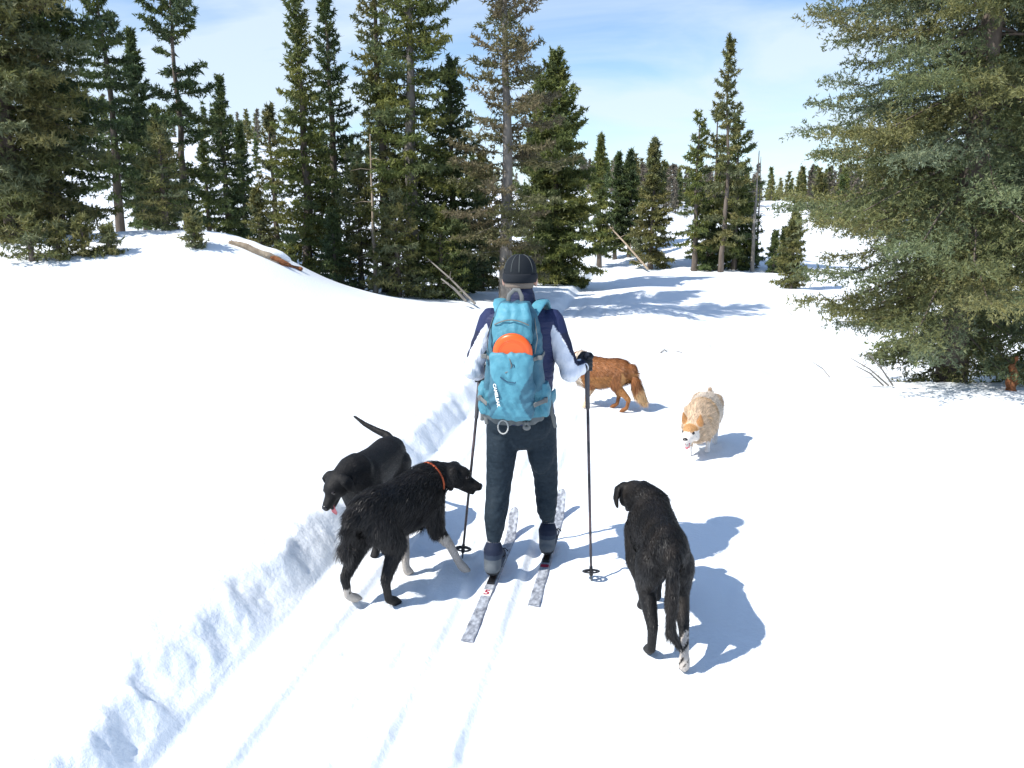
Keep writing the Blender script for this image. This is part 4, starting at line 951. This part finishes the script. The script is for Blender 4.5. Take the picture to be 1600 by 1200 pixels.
# ------------------------------------------------------------------ wood lying about
def stick(name, pts, rads, label, cat, m=M_DEAD, side=0, seed=0):
    c = Vector(pts[0]); r = empty(name, c); tag(r, label, cat); g = np.random.default_rng(seed)
    P = np.array([np.array(p)-np.array(c) for p in pts], float)
    Geo().tube(P, rads, 9).build('stem', m, r)
    for k in range(side):
        i = g.integers(0, len(P)-1); f = g.random(); p = P[i]*(1-f)+P[i+1]*f; d = g.normal(0, 1, 3); d[2] = abs(d[2])*.6; d = nv(d)*g.uniform(.15, .5)*max(.4, np.linalg.norm(P[-1])/3)
        Geo().tube([p, p+d*.5+g.normal(0, .02, 3), p+d], [rads[0]*.35, rads[0]*.25, .003], 5).build('side_branch', m, r)
def gp(px, py, up=0, rmin=2): p = hit(px, py, rmin); return (p.x, p.y, p.z+up)
# the old log in the snow
la, lb = hit(370, 384, 9)+Vector((0, 0, .02)), hit(432, 410, 9)+Vector((0, 0, .03))
lg = empty('fallen_log', la); tag(lg, 'weathered pale log with splintered red brown end half buried in snow', 'log')
d = np.array(lb-la); P = [d*k+np.array((0, 0, .012*math.sin(k*9))) for k in np.linspace(-.15, 1, 7)]
G = Geo().tube(P, [(.035, .035), (.05, .045), (.065, .06), (.08, .07), (.088, .078), (.085, .085), (.078, .085)], 16)
V, F, N = union(G, .014, 1); V = V+N*(.010*np.sin(np.arctan2(V[:, 2]-d[2]*(V@d)/(d@d), V[:, 1])*7))[:, None]
link('wood', mesh_np('wood', V, F, [M_DEAD]), lg)
M_ROT = mat('rotten_wood', (.16, .060, .028), .9, .1, noise=(20, (.30, .13, .06), .2), bump=[(40, .9, .02)])
g = np.random.default_rng(5)
for k in range(9):
    o_ = d+np.array((g.uniform(-.04, .03), g.uniform(-.06, .04), g.uniform(-.07, .05))); dirn = nv(d*np.array((1, 1, .9))+g.normal(0, .1, 3))*g.uniform(.10, .24)
    Geo().tube([o_-dirn*.6, o_+dirn*.4, o_+dirn], [.034, .026, .006], 7).build('splinter', M_ROT, lg)
e = np.array(hit(470, 424, 9)+Vector((0, 0, .04))-la)
Geo().tube([d+np.array((.08, 0, -.06)), (d+e)*.5+np.array((0, 0, -.02)), e-np.array((.1, 0, -.01)), e], [.045, .03, .042, .035], 9).build('root_piece', M_ROT, lg)
nz = lambda q: np.array((0, .13, .055+.02*math.sin(q*7)))
G = Geo().tube([d*q*1.0+nz(q) for q in np.linspace(.0, 1.25, 8)], [(.05, .03), (.11, .05), (.15, .07), (.17, .085), (.18, .10), (.17, .10), (.12, .08), (.06, .05)], 16)
V, F, N = union(G, .02, 3); link('snow_cap', mesh_np('snow_cap', V, F, [M_CRUST]), lg)
stick('wood_chip', [gp(478, 418, .0), gp(481, 410, .05)], [.035, .012], 'single pale wood chip upright in the snow beside the log', 'wood chip')
def lean(name, a, da, b, db, r, label, cat='dead wood', m=M_DEAD, side=6, seed=0):
    A, Bp = at(*a, da), at(*b, db); stick(name, [tuple(A), tuple((A+Bp)/2+Vector((0, 0, .03))), tuple(Bp)], [r, r*.8, r*.45], label, cat, m, side, seed)
lean('fallen_branch', (742, 474), 15.2, (668, 404), 16.0, .022, 'leaning dead branch with side twigs at the crest ahead of the skier', m=M_GREYBARK, seed=1)
lean('fallen_branch', (728, 470), 15.0, (690, 436), 15.2, .028, 'short thick broken branch lying under the leaning one', m=M_GREYBARK, seed=2, side=3)
lean('leaning_log', (1012, 420), 29.5, (944, 345), 32, .04, 'long leaning yellowish dead trunk in front of the dark firs', seed=3, side=10)
for i, (x1, x2, y2, lb_) in enumerate(((1388, 1330, 560, 'longest bare grey twig rising from the snow lip by the big spruce'), (1380, 1338, 572, 'low bare grey twig lying on the snow lip by the big spruce'), (1395, 1352, 548, 'steepest bare grey twig at the snow lip by the big spruce'))):
    lean('bare_twig', (x1, 602), 10.4, (x2, y2), 10.2, .010, lb_, 'twig', M_GREYBARK, 3, 20+i)
stick('twig', [gp(1238, 494, .01), gp(1232, 488, .03), gp(1229, 485, .02)], [.006, .005, .003], 'short curved twig on the snow below the lone yellowish spruce', 'twig', M_GREYBARK)
stick('twig', [gp(1296, 590, .01), gp(1285, 578, .03), gp(1268, 566, .015)], [.007, .006, .003], 'long thin twig on the snow left of the bare grey twigs', 'twig', M_GREYBARK)
stick('needle_sprig', [gp(1032, 552, .01), gp(1038, 549, .025), gp(1043, 551, .01)], [.008, .007, .004], 'small dark needle sprig fallen on the open snow', 'sprig', M_BARK, 5, 3)
stick('twig', [gp(1057, 550, .01), gp(1066, 552, .012)], [.007, .004], 'tiny twig beside the fallen needle sprig', 'twig', M_BARK)
p = hit(1577, 572); 
G = Geo().tube([(0, 0, -.1), (.02, 0, .12), (.0, 0, .26), (.05, .02, .38)], [.07, .06, .05, .02], 12); V, F, N = union(G, .018, 2)
o = link('rotten_stump', mesh_np('rotten_stump', V+N*(.015*np.sin(V[:, 2:3]*30+V[:, :1]*60)), F, [M_ROT])); q = at(1580, 590, 11.0); o.location = (q.x, q.y, tz(q.x, q.y)); tag(o, 'red brown rotten stump in the hollow beside the big spruce', 'stump')
